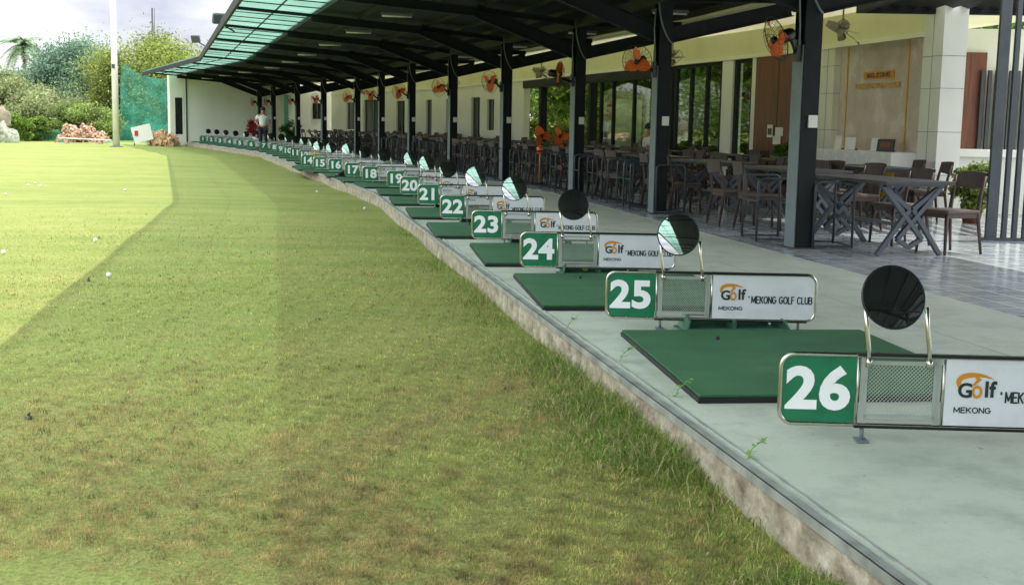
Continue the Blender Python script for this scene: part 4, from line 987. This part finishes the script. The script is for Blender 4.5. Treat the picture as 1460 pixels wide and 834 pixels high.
# niche
m_ = MB(); sweep(m_, rect(F_OFF+.10, F_OFF+.2, 0, ZT+.02), sPill-.4, sNicheL+.4, 1); bb(m_, 'marble_wall', M['marble'])
m_ = MB(); sweep(m_, rect(F_OFF-.42, F_OFF+.095, .70, .93), sPill+.03, sNicheL-.03, 1); bb(m_, 'counter_top', M['marble_top'])
m_ = MB(); sweep(m_, rect(F_OFF-.34, F_OFF+.09, 0, .698), sPill+.05, sNicheL-.05, 1); bb(m_, 'counter_front', M['stone_brown'])
m_ = MB(); sweep(m_, rect(F_OFF-.36, F_OFF-.341, 0.1, .66), sPill+.06, sPill+.46, 1); bb(m_, 'counter_panel', M['gold'])
# gold strips and lettering on the marble
OW = F_OFF+.10
def s_on(px, off): return sx(px, off)
for px in (1196, 1281, 1307):
    m_ = MB(); s_ = s_on(px, OW); sweep(m_, rect(OW-.012, OW-.002, .9, ZT+.1), s_-.014, s_+.014, 1); bb(m_, 'gold_strip', M['gold'])
def wall_text(body, px, py, width, h, th, mat):
    s_ = s_on(px, OW); p = P(s_, OW-.02, 0); r = ray(px, py); z = EYE+r.z/r.y*p.y
    me = stroke_text('lettering', body, width, h, th, mat, .006)
    o = link('lettering', me, bld); o.location = Vector((p.x, p.y, z))-bld.location
    o.rotation_euler.z = heading(s_)-R(90); return o, s_, z
o, s_, z_ = wall_text('WELCOME', 1240, 107, .80, .075, .016, M['stone_brown'])
m_ = MB(); sweep(m_, rect(OW-.012, OW-.002, z_-.06, z_+.06), s_on(1262, OW), s_on(1219, OW), 1); bb(m_, 'welcome_board', M['ink_orange'])
wall_text('MEKONG GOLF CLUB', 1239, 122, 1.50, .085, .019, M['gold'])
# items on the counter
def counter_item(px, w, h, mat, name, label, cat, extra=None, z0=.932):
    s_ = sx(px, F_OFF-.18); p = P(s_, F_OFF-.18, z0); t = empty(name, p, heading(s_)-R(75), label, cat)
    m_ = MB(); m_.box((0, 0, h/2), (w, .02, h), Euler((R(-8), 0, 0)).to_matrix()); m_.build('panel', mat, t)
    m_ = MB(); m_.box((0, .04, .01), (w*.6, .1, .02)); m_.build('stand', M['black_plastic'], t)
    if extra: 
        m_ = MB(); m_.box((0, -.012, h*.55), (w*.6, .004, h*.5), Euler((R(-8), 0, 0)).to_matrix()); m_.build('print', extra, t)
counter_item(1188, .15, .22, M['white_plastic'], 'notice_stand', 'narrow greenish notice stand at the left end of the reception counter', 'notice')
counter_item(1205, .24, .2, M['white_plastic'], 'notice_stand', 'wider white notice stand second from left on the reception counter', 'notice', M['sign_white'])
counter_item(1240, .16, .2, M['white_plastic'], 'notice_stand', 'white card standing just left of the dark picture', 'notice')
counter_item(1255, .36, .19, M['black_plastic'], 'picture_frame', 'dark framed display with a reddish picture on the counter', 'picture', M['clay'])
# wooden door
m_ = MB(); sweep(m_, rect(F_OFF-.03, F_OFF+.04, 0, ZT-.01), sDoorR, sDoorL, 1); wd = bb(m_, 'wooden_door', M['wood'])
m_ = MB(); 
for f_ in (.5,): s_ = sDoorR+(sDoorL-sDoorR)*f_; sweep(m_, rect(F_OFF-.034, F_OFF-.031, .02, ZT-.03), s_-.006, s_+.006, 1)
bb(m_, 'panel_groove', M['black_steel'], wd)
m_ = MB(); sweep(m_, rect(F_OFF-.02, F_OFF+.15, 0, ZT-.003), sNicheL+.502, sDoorR-.002, 1) if sDoorR-sNicheL > .52 else None
if m_.v: bb(m_, 'wall', M['white_wall'])
for px, py, w, h, nm in [(1091, 187, .22, .24, 'notice_sheet'), (1104, 188, .3, .16, 'notice_sheet'), (1101, 200, .3, .16, 'notice_sheet')]:
    s_ = sx(px, F_OFF-.04); p = P(s_, F_OFF-.05, 0); r = ray(px, py); z = EYE+r.z/r.y*p.y; m_ = MB(); m_.box((0, 0, 0), (w, .01, h)); o = m_.build(nm, M['white_plastic']); o.location = (p.x, p.y, z); o.rotation_euler.z = heading(s_)-R(90)
    tag(o, {187: 'square notice with a dark picture pinned on the wooden door', 188: 'upper right paper notice on the wooden door', 200: 'lower pale paper notice on the wooden door'}[py], 'notice', 'paper notices on the wooden door')
    if py == 187: m2 = MB(); m2.box((0, -.008, -.01), (w*.7, .004, h*.5)); m2.build('printed_picture', M['grey_steel'], o)
# glass bays
m_ = MB(); 
for a_, b_ in ((sG3, sG0), (sDoorL, sG1)): sweep(m_, rect(F_OFF-.02, F_OFF+.2, 0, ZT-.004), min(a_, b_)+.002, max(a_, b_)-.002, 1)
bb(m_, 'white_post', M['white_wall'])
def glazing(s0, s1, muls, z1=ZT-.006):
    g_ = MB(); sweep(g_, rect(F_OFF+.05, F_OFF+.062, .02, z1), s0+.005, s1-.005, 1); gp_ = bb(g_, 'window', M['glass'])
    f_ = MB(); w = .045
    sweep(f_, rect(F_OFF+.02, F_OFF+.09, z1-.07, z1), s0+.004, s1-.004, 1); sweep(f_, rect(F_OFF+.02, F_OFF+.09, .006, .07), s0+.004, s1-.004, 1)
    for s_ in muls: sweep(f_, rect(F_OFF+.015, F_OFF+.1, .071, z1-.071), s_-w, s_+w, 1)
    bb(f_, 'frame', M['black_steel'], gp_)
glazing(sG1, sG0, [sG1+.06, sG0-.06])
gs = [sx(px) for px in (1018, 997, 975, 954)]
glazing(sG3, sG4, gs)
glazing(sG4, sG5, [sx(px) for px in (948, 922, 895, 866, 849)])
# dark header above the glass further along, posts of the open bay
m_ = MB(); sweep(m_, rect(F_OFF-.05, F_OFF+.1, 2.38, ZT-.003), sx(946), sOpenEnd, 2); bb(m_, 'header_beam', M['black_steel'])
for i, px in enumerate((838, 768)):
    s_ = sx(px); t = empty('porch_post', P(s_, F_OFF+.02, 0), heading(s_), ['dark post at the near side of the open bay', 'dark post in the middle of the open bay'][i], 'post', 'dark posts of the open bay')
    m_ = MB(); m_.box((0, 0, 1.19), (.2, .2, 2.37)); m_.build('shaft', M['black_steel'], t); m_ = MB(); m_.box((0, 0, .01), (.3, .3, .02)); m_.build('base_plate', M['grey_steel'], t)
# white thing with a red board seen in the open bay
s_ = sx(806); t = empty('white_booth', P(s_, F_OFF+1.6, 0), heading(s_), 'white cupboard with a red notice beside the third column', 'cupboard')
m_ = MB(); m_.box((0, 0, 1.0), (.9, .9, 2.0)); m_.build('cabinet', M['white_wall'], t, .01); m_ = MB(); m_.box((-.46, -.2, 1.6), (.012, .3, .5)); m_.build('red_notice', M['red_leaf'], t)
m_ = MB(); m_.box((-.454, .0, .95), (.006, .02, 1.8)); m_.box((-.47, .06, 1.0), (.03, .02, .15)); m_.build('door_handle', M['grey_steel'], t)
# far building
fb = empty('far_building', P(sOpenEnd+2, F_OFF, 0), 0, 'far white wing with dark doors and windows beyond the open bay', 'building')
def fbb(mb, name, mat, par=None):
    mb.v = [tuple(Vector(v)-fb.location) for v in mb.v]; return mb.build(name, mat, par or fb)
spans = []; openings = [(sx(700), sx(690), 1.0, 2.1), (sx(680), sx(668), .6, 2.2), (sx(648), sx(632), .0, 2.2), (sx(612), sx(604), 0, 2.2), (sx(574), sx(562), 0, 2.2), (sx(540), sx(516), 0, 2.3), (sx(504), sx(492), .8, 2.2)]
cur = sOpenEnd; m_ = MB()
for a_, b_, z0, z1 in openings:
    if a_ > b_: a_, b_ = b_, a_
    if b_ > S_END-.4: continue
    sweep(m_, rect(F_OFF, F_OFF+.2, 0, ZT-.003), cur, a_, 2)
    if z0 > 0: sweep(m_, rect(F_OFF, F_OFF+.2, 0, z0), a_+.001, b_-.001, 2)
    sweep(m_, rect(F_OFF, F_OFF+.2, z1, ZT-.003), a_+.001, b_-.001, 2)
    w_ = MB(); sweep(w_, rect(F_OFF+.1, F_OFF+.12, z0+.01, z1-.005), a_+.002, b_-.002, 2); wo = fbb(w_, 'window' if z0 else 'door', M['dark_glass'])
    k_ = MB()
    for f_ in (.02, .5, .98): s_ = a_+(b_-a_)*f_; sweep(k_, rect(F_OFF+.07, F_OFF+.098, z0+.01, z1-.005), s_-.04, s_+.04, 2)
    fbb(k_, 'frame', M['light_grey'], wo); cur = b_
sweep(m_, rect(F_OFF, F_OFF+.2, 0, ZT-.003), cur, S_END-.2, 2); fbb(m_, 'wall', M['white_wall'])
# end wall
ew = empty('end_wall', P(S_END, 0, 0), heading(S_END), 'tall white end wall closing off the range under the canopy', 'wall')
WL = F_OFF+1.0
m_ = MB(); m_.box((WL/2-.1, .16, 1.62), (WL, .2, 3.5)); m_.build('wall_face', M['white_wall'], ew)
m_ = MB(); m_.box((-.5, .5, 1.72), (.72, .9, 3.76)); rt = m_.build('corner_block', M['white_wall'], ew)
m_ = MB(); m_.box((-.42, .045, 1.35), (.36, .02, 1.9)); m_.build('window', M['dark_glass'], rt)
m_ = MB(); m_.tube([(-.02, .03, 0), (-.02, .03, 3.3)], .035, 8); m_.build('downpipe', M['grey_steel'], ew)
m_ = MB(); m_.box((6.95, .053, 1.75), (.5, .02, .85)); w_ = m_.build('window', M['dark_glass'], ew); m_ = MB(); m_.box((6.95, .045, 1.75), (.03, .03, .85)); m_.build('frame', M['light_grey'], w_)
m_ = MB(); m_.box((5.25, .045, 1.3), (.22, .03, 2.6)); m_.build('green_strip', pbr('pale green paint', '#5fb596', .6), ew)

# slat screen and pergola at the right
sp = un(1404, 343, 0)
ss = empty('slat_screen', (sp.x, sp.y, 0), R(-3), 'tall screen of vertical dark grey slats at the right edge', 'screen')
for i in range(20):
    m_ = MB(); w = .12 if i == 0 else .05; m_.box((.06+(.03 if i else 0)+i*.118, 0, 1.72), (w, .07, 3.43)); m_.build('slat', M['grey_steel'], ss)
m_ = MB(); m_.box((1.1, .0, 3.47), (2.3, .12, .06)); m_.build('rail', M['grey_steel'], ss); m_ = MB(); m_.box((1.1, 0, .02), (2.3, .12, .035)); m_.build('rail', M['grey_steel'], ss)
pp = un(1287, 14, 3.05)
pg = empty('pergola', (4.9, 15.2, 3.0), R(-2), 'dark slatted pergola roof over the entrance at the right', 'pergola')
m_ = MB(); m_.box((3.0, 0.0, .0), (6.2, .10, .16)); m_.box((3.0, 2.9, .0), (6.2, .10, .16)); m_.box((-.05, 1.45, 0), (.1, 2.8, .16)); m_.build('frame', M['black_steel'], pg)
for i in range(26):
    m_ = MB(); m_.box((.18+i*.235, 1.45, .02), (.15, 2.78, .03), Euler((0, R(18), 0)).to_matrix()); m_.build('slat', M['black_steel'], pg)
# entrance beyond the pillars
ent = empty('entrance_wall', (7.0, 21.5, 0), 0, 'brown wood panelled entrance wall behind the tiled pillars', 'wall')
m_ = MB(); m_.box((2.0, 0, 1.5), (5.2, .2, 3.0)); m_.build('wall', M['white_wall'], ent)
m_ = MB(); m_.box((.4, -.13, 1.3), (1.3, .05, 2.6)); m_.build('wood_panel', M['wood'], ent)
m_ = MB()
for i in range(16): m_.box((.98+i*.12, -.2, 1.15), (.06, .06, 2.3))
m_.build('curtain_slats', M['grey_steel'], ent)
wd_ = empty('white_desk', (7.15, 19.2, 0), R(-6), 'white entrance desk behind the planter', 'desk')
m_ = MB(); m_.box((.4, 0, .93), (1.6, .6, .12)); m_.build('desk_top', M['marble_top'], wd_, .02); m_ = MB(); m_.box((.4, .05, .435), (1.5, .5, .865)); m_.build('desk_body', M['white_wall'], wd_)
def planter(loc, w, h, label, c1='#5d8b36', c2='#c9d66a', red=False, pot=.2):
    t = empty('potted_plant', loc, 0, label, 'plant'); m_ = MB(); m_.lathe([(0, 0), (pot*.7, 0), (pot, pot*1.6), (pot*.9, pot*1.6), (pot*.85, pot*1.5), (0, pot*1.5)], 18); m_.build('pot', M['clay'] if not red else M['white_plastic'], t)
    crown('foliage', t, w, h, pot*1.5, 14, 2200, .045, c1, c2, int(abs(loc[0]*100)))
q = un(1372, 318, 0); planter((q.x+.12, q.y, 0), .55, .55, 'bushy bright green potted plant beside the slat screen', '#4b7330', '#a9ba5c', pot=.16)
q = un(1112, 300, 0); planter(P(sx(1118, F_OFF-.5), F_OFF-.5, 0), .5, 1.0, 'tall thin potted plant in front of the wooden door', '#3b6b2a', '#7fa342', pot=.16)
planter(P(S_END-3.5, 4.6, 0), .9, .9, 'leafy green potted plant by the far end wall', '#2f5e2c', '#6f9a44', pot=.25)
planter(P(S_END-4.5, 2.75, 0), .9, .9, 'plant with red flowers next to the standing man', '#8c1d22', '#d1464a', True, .25)

# ------------------------------------------------------------------ tables, chairs, racks
def table0():
    t = empty('dining_table', (0, 0, 0), 0, 'x', 'table', 'charcoal dining tables under the canopy')
    m_ = MB(); m_.box((0, 0, .735), (.78, 1.75, .035)); m_.build('table_top', M['table_top'], t, .004)
    for y in (-.72, .72):
        m_ = MB(); e = .042; nb_ = 0
        for a_, b_ in (((-.36, 0), (-.02, .46)), ((-.02, .46), (-.34, .70)), ((.36, 0), (.02, .46)), ((.02, .46), (.34, .70)), ((-.34, .70), (.14, .16)), ((.34, .70), (-.14, .16)), ((-.14, .16), (0, .03+.05)), ((.14, .16), (0, .03+.05))):
            nb_ += 1; m_.bar((a_[0], y+.003*(nb_ % 5), a_[1]+.008), (b_[0], y+.003*(nb_ % 5), b_[1]+.008), e, .05, (0, 1, 0))
        m_.box((0, y, .705), (.72, .05, .022)); m_.build('leg_frame', M['table_leg'], t)
    m_ = MB(); m_.box((0, 0, .30), (.04, 1.40, .03)); m_.build('stretcher', M['table_leg'], t)
    return t
def chair0():     # faces +x : backrest at -x
    t = empty('dining_chair', (0, 0, 0), 0, 'x', 'chair', 'dark wooden dining chairs around the tables')
    m_ = MB(); m_.box((.0, 0, .435), (.44, .43, .035)); m_.build('seat', M['chair_pad'], t, .012)
    m_ = MB()
    vs = []
    for i in range(9):
        u = i/8-.5; y = u*.42; x = -.25+.06*(1-(2*u)**2)*-1+.02
        for z in (.66, .83): 
            zz = z+(.012*math.cos(u*3) if z > .7 else .03*abs(2*u)); vs += [(x-(z-.43)*.12, y, zz), (x-(z-.43)*.12-.022, y, zz)]
    for i in range(8):
        a_ = i*4; m_.add([vs[a_], vs[a_+1], vs[a_+2], vs[a_+3], vs[a_+4], vs[a_+5], vs[a_+6], vs[a_+7]], [(0, 2, 6, 4), (1, 5, 7, 3), (0, 4, 5, 1), (2, 3, 7, 6)])
    m_.build('backrest', M['chair_pad'], t)
    for sy in (-1, 1):
        m_ = MB(); m_.tube([(.2, sy*.18, .42), (.215, sy*.2, 0)], [.022, .014], 8); m_.build('leg', M['wood_dark'], t)
        m_ = MB(); m_.tube([(-.27, sy*.21, 0), (-.21, sy*.19, .42), (-.24, sy*.19, .62), (-.285, sy*.2, .8)], [.014, .022, .02, .015], 8); m_.build('leg', M['wood_dark'], t)
        
    m_ = MB(); m_.box((0, .19, .395), (.4, .022, .045)); m_.box((0, -.19, .395), (.4, .022, .045)); m_.box((.2, 0, .395), (.022, .36, .045)); m_.box((-.21, 0, .395), (.022, .36, .045)); m_.build('seat_rail', M['wood_dark'], t)
    return t
tab0, ch0 = table0(), chair0(); first = {'t': True, 'c': True}
def put(kind, loc, rz, label):
    proto = tab0 if kind == 't' else ch0
    if first[kind]: o = proto; first[kind] = False
    else: o = copy_tree(proto)
    o.location = loc; o.rotation_euler = (0, 0, rz); o['label'] = label; return o
def set_table(s, off, rzj, tl, rowname, skip=()):
    h = heading(s)+R(rzj); p = P(s, off, .005); put('t', p, h, 'charcoal table, '+tl)
    f = Vector((-math.sin(h), math.cos(h), 0)); r_ = Vector((math.cos(h), math.sin(h), 0))
    for i, (a_, b_) in enumerate(((-.62, -.42), (-.62, .42), (.62, -.42), (.62, .42))):
        if i in skip: continue
        q = p+r_*(a_+random.uniform(-.04, .04))+f*(b_+random.uniform(-.06, .06))
        put('c', q, h+(0 if a_ < 0 else math.pi)+R(random.uniform(-12, 12)), 'chair at the %s %s corner of %s' % ('near' if b_ < 0 else 'far', 'left' if a_ < 0 else 'right', tl))
# the nearest table
s_t = s_off(3.83, 12.85)
set_table(s_t[0], s_t[1], 4, 'the nearest table, beside the first column', 'front', skip=(0, 1))
srow = S_A+1.95+1.0; k = 1
num = ['first', 'second', 'third', 'fourth', 'fifth', 'sixth', 'seventh', 'eighth', 'ninth', 'tenth', 'eleventh', 'twelfth', 'thirteenth', 'fourteenth', 'fifteenth', 'sixteenth', 'seventeenth', 'eighteenth']
s = S_A+2.6; i = 0
while s < S_END-7 and i < 17:
    set_table(s, C_OFF+1.0+random.uniform(-.08, .08), random.uniform(-4, 4), 'table %s of the row beside the columns' % words[i+1], 'front'); s += 2.75; i += 1
s = S_A+3.6; i = 0
while s < S_END-8 and i < 15:
    if i != 0 or True: set_table(s, C_OFF+2.75+random.uniform(-.1, .1), random.uniform(-6, 6), 'table %s of the row beside the building' % words[i+1], 'back')
    s += 3.05; i += 1
# bag racks of grey tube standing along the dining edge
def rack0():
    t = empty('bag_rack', (0, 0, 0), 0, 'x', 'bag rack', 'grey tube bag racks along the dining floor edge')
    def hoop(y, w, h):
        r_ = .06; pts = [(-w/2, y, 0.01), (-w/2, y, h-r_)]+[(-w/2+r_-r_*math.cos(a), y, h-r_+r_*math.sin(a)) for a in np.linspace(.3, math.pi/2, 4)]+[(w/2-r_+r_*math.sin(a), y, h-r_+r_*math.cos(a)) for a in np.linspace(0, math.pi/2-.3, 4)]+[(w/2, y, h-r_), (w/2, y, .01)]
        m_ = MB(); m_.tube(pts, .014, 8); m_.tube([(-w/2, y, .03), (w/2, y, .03)], .012, 8); return m_
    hoop(-.28, .42, .70).build('hoop', M['grey_steel'], t); hoop(.28, .42, .72).build('hoop', M['grey_steel'], t)
    for x in (-.21, .21):
        for z_ in (.03, .45): m_ = MB(); m_.tube([(x, -.28, z_), (x, .28, z_)], .011, 6); m_.build('side_rail', M['grey_steel'], t)
    return t
rk0 = rack0(); rs = []
# positions measured at the bottom front bar
lst = [un(1180, 356, 0)+Vector((.02, .28, 0)), un(1096, 344, 0)+Vector((0, .1, 0)), un(952, 306, 0)+Vector((0, .28, 0)), un(912, 298, 0)]
for i, p in enumerate(lst): rs.append((p, heading(S_A)*.5, ['right of the nearest column', 'left of the nearest column', 'right of the second column', 'left of the second column'][i]))
s = S_Bc+1.3; i = 0
while s < S_END-6 and i < 24:
    rs.append((P(s, C_OFF+.02, .004), heading(s)*.5, '%s beyond the second column' % (num[i] if i < 18 else ['nineteenth', 'twentieth', 'twenty first', 'twenty second', 'twenty third', 'twenty fourth'][i-18])))
    s += .95
    if min(abs(s-c) for c in cols_s) < .4: s += .55
    i += 1
for i, (p, h, w_) in enumerate(rs):
    t = rk0 if i == 0 else copy_tree(rk0); t.location = (p.x, p.y, .005); t.rotation_euler.z = h; t['label'] = 'grey tubular hooped rack, '+w_

# ------------------------------------------------------------------ people
def skin_obj(name, verts, edges, radii, mat, parent, root=0, sub=1):
    me = bpy.data.meshes.new(name); me.from_pydata(verts, edges, []); me.materials.append(mat)
    o = link(name, me, parent); sk = o.modifiers.new('skin', 'SKIN'); sk.use_smooth_shade = True
    bm = bmesh.new(); bm.from_mesh(me); L = bm.verts.layers.skin.verify()
    for i, v in enumerate(bm.verts):
        v[L].radius = radii[i] if hasattr(radii[i], '__len__') else (radii[i], radii[i]); v[L].use_root = (i == root)
    bm.to_mesh(me); bm.free()
    ss_ = o.modifiers.new('sub', 'SUBSURF'); ss_.levels = sub; ss_.render_levels = sub; return o
def person(loc, rz, label, sit=False):
    t = empty('person', loc, rz, label, 'person')
    hz = .92 if not sit else .50
    kneeL, footL = ((-.10, .0, .50), (-.11, .03, .09)) if not sit else ((-.1, -.42, .50), (-.1, -.42, .08))
    kneeR, footR = ((.12, -.03, .50), (.14, .02, .09)) if not sit else ((.1, -.42, .50), (.1, -.42, .08))
    sh_ = hz+.50
    if sit: eL, hL, eR, hR = (-.24, -.10, sh_-.25), (-.12, -.36, sh_-.22), (.24, -.1, sh_-.25), (.1, -.36, sh_-.22)
    else: eL, hL, eR, hR = (-.30, .06, sh_-.25), (-.17, -.04, sh_-.42), (.30, .06, sh_-.25), (.2, -.08, sh_-.44)
    v = [(0, 0, hz), (0, 0, hz+.25), (0, 0, sh_-.04), (0, 0, sh_+.07), (0, -.005, sh_+.13), (0, -.01, sh_+.22), (-.19, 0, sh_-.03), eL, hL, (.19, 0, sh_-.03), eR, hR, (-.09, 0, hz-.06), kneeL, footL, (footL[0], footL[1]-.15, footL[2]-.05), (.09, 0, hz-.06), kneeR, footR, (footR[0], footR[1]-.15, footR[2]-.05),
         (hL[0]+.01, hL[1]-.05, hL[2]-.05), (hR[0]-.01, hR[1]-.05, hR[2]-.05)]
    e = [(0, 1), (1, 2), (2, 3), (3, 4), (4, 5), (2, 6), (6, 7), (7, 8), (2, 9), (9, 10), (10, 11), (0, 12), (12, 13), (13, 14), (14, 15), (0, 16), (16, 17), (17, 18), (18, 19), (8, 20), (11, 21)]
    rr = [.12, .12, .13, .055, .085, .09, .05, .04, .03, .05, .04, .03, .085, .055, .04, .035, .085, .055, .04, .035, .03, .03]
    skin_obj('body', v, e, rr, M['skin'], t)
    sv = [v[0], v[1], v[2], (0, 0, sh_+.03), v[6], tuple(np.array(v[6])*.3+np.array(v[7])*.7), v[9], tuple(np.array(v[9])*.3+np.array(v[10])*.7)]
    skin_obj('shirt', sv, [(0, 1), (1, 2), (2, 3), (2, 4), (4, 5), (2, 6), (6, 7)], [(.17, .16), (.16, .155), (.17, .155), .085, .068, .06, .068, .06], M['shirt'], t)
    skin_obj('trousers', [v[0], v[12], v[13], v[14], v[16], v[17], v[18]], [(0, 1), (1, 2), (2, 3), (0, 4), (4, 5), (5, 6)], [.14, .105, .075, .06, .105, .075, .06], M['trousers'], t)
    bm = bmesh.new(); bmesh.ops.create_uvsphere(bm, u_segments=16, v_segments=10, radius=.105)
    for q in bm.verts: q.co.z = max(q.co.z*1.05, -.03 if q.co.y > -.04 else .02); q.co.y = q.co.y*1.05
    me = bpy.data.meshes.new('hair'); bm.to_mesh(me); bm.free(); me.materials.append(M['hair']); o = link('hair', me, t); o.location = (0, .005, sh_+.225)
    m_ = MB(); m_.tube([(0, -.095, sh_+.2), (0, -.115, sh_+.175), (0, -.095, sh_+.165)], [.01, .014, .008], 6); m_.build('nose', M['skin'], t)
q = at(375, 190, 50); person((q.x, q.y, 0), R(15), 'man in a white shirt and dark trousers standing with hands on hips')
sb = s_off(*at(921, 210, 27.5).xy); person(P(sb[0], sb[1], .0), R(60), 'person in a white shirt sitting at a table near the second column', sit=True)

# ------------------------------------------------------------------ world and sun
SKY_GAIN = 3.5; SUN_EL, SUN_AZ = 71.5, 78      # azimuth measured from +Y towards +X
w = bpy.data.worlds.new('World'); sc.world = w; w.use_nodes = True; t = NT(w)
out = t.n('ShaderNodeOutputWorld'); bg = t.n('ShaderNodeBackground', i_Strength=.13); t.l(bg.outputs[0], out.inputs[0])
sky = t.n('ShaderNodeTexSky', sky_type='NISHITA'); sky.sun_disc = False; sky.sun_elevation = R(SUN_EL); sky.sun_rotation = R(SUN_AZ); sky.air_density = 1.2; sky.dust_density = 2
tc = t.n('ShaderNodeTexCoord'); mp = t.n('ShaderNodeMapping'); mp.inputs['Scale'].default_value = (1.0, 1.0, 3.2); t.l(tc.outputs['Generated'], mp.inputs[0])
cn = t.noise(mp.outputs[0], 2.6, 9, .58)
msk = t.ramp(cn, [(.30, (.25, .25, .25, 1)), (.48, (1, 1, 1, 1))])
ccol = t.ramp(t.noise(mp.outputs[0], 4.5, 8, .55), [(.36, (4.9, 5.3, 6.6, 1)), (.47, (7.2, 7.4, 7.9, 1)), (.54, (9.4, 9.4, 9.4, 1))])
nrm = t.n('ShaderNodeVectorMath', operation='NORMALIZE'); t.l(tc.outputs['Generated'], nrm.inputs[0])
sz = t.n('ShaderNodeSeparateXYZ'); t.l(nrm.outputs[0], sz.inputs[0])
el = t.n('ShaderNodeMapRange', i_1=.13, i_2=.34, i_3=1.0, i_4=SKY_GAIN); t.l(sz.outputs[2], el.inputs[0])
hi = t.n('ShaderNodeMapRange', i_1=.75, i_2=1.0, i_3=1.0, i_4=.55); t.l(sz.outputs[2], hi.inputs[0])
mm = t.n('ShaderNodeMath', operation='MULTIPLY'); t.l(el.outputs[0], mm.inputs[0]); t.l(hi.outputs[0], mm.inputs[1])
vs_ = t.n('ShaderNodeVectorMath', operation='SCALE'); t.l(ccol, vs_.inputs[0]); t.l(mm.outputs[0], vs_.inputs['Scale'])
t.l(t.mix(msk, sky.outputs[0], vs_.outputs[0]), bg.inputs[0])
sl = bpy.data.lights.new('sun', 'SUN'); sl.energy = 4.5; sl.angle = R(.5); sl.color = (1, .95, .86)
so = bpy.data.objects.new('sun', sl); col.objects.link(so)
dv = Vector((math.sin(R(SUN_AZ))*math.cos(R(SUN_EL)), math.cos(R(SUN_AZ))*math.cos(R(SUN_EL)), math.sin(R(SUN_EL))))
so.rotation_euler = dv.to_track_quat('Z', 'Y').to_euler()
sc.view_settings.view_transform = 'Standard'; sc.view_settings.look = 'None'; sc.view_settings.exposure = 0
sc.cycles.max_bounces = 10; sc.cycles.transparent_max_bounces = 16; sc.cycles.diffuse_bounces = 6
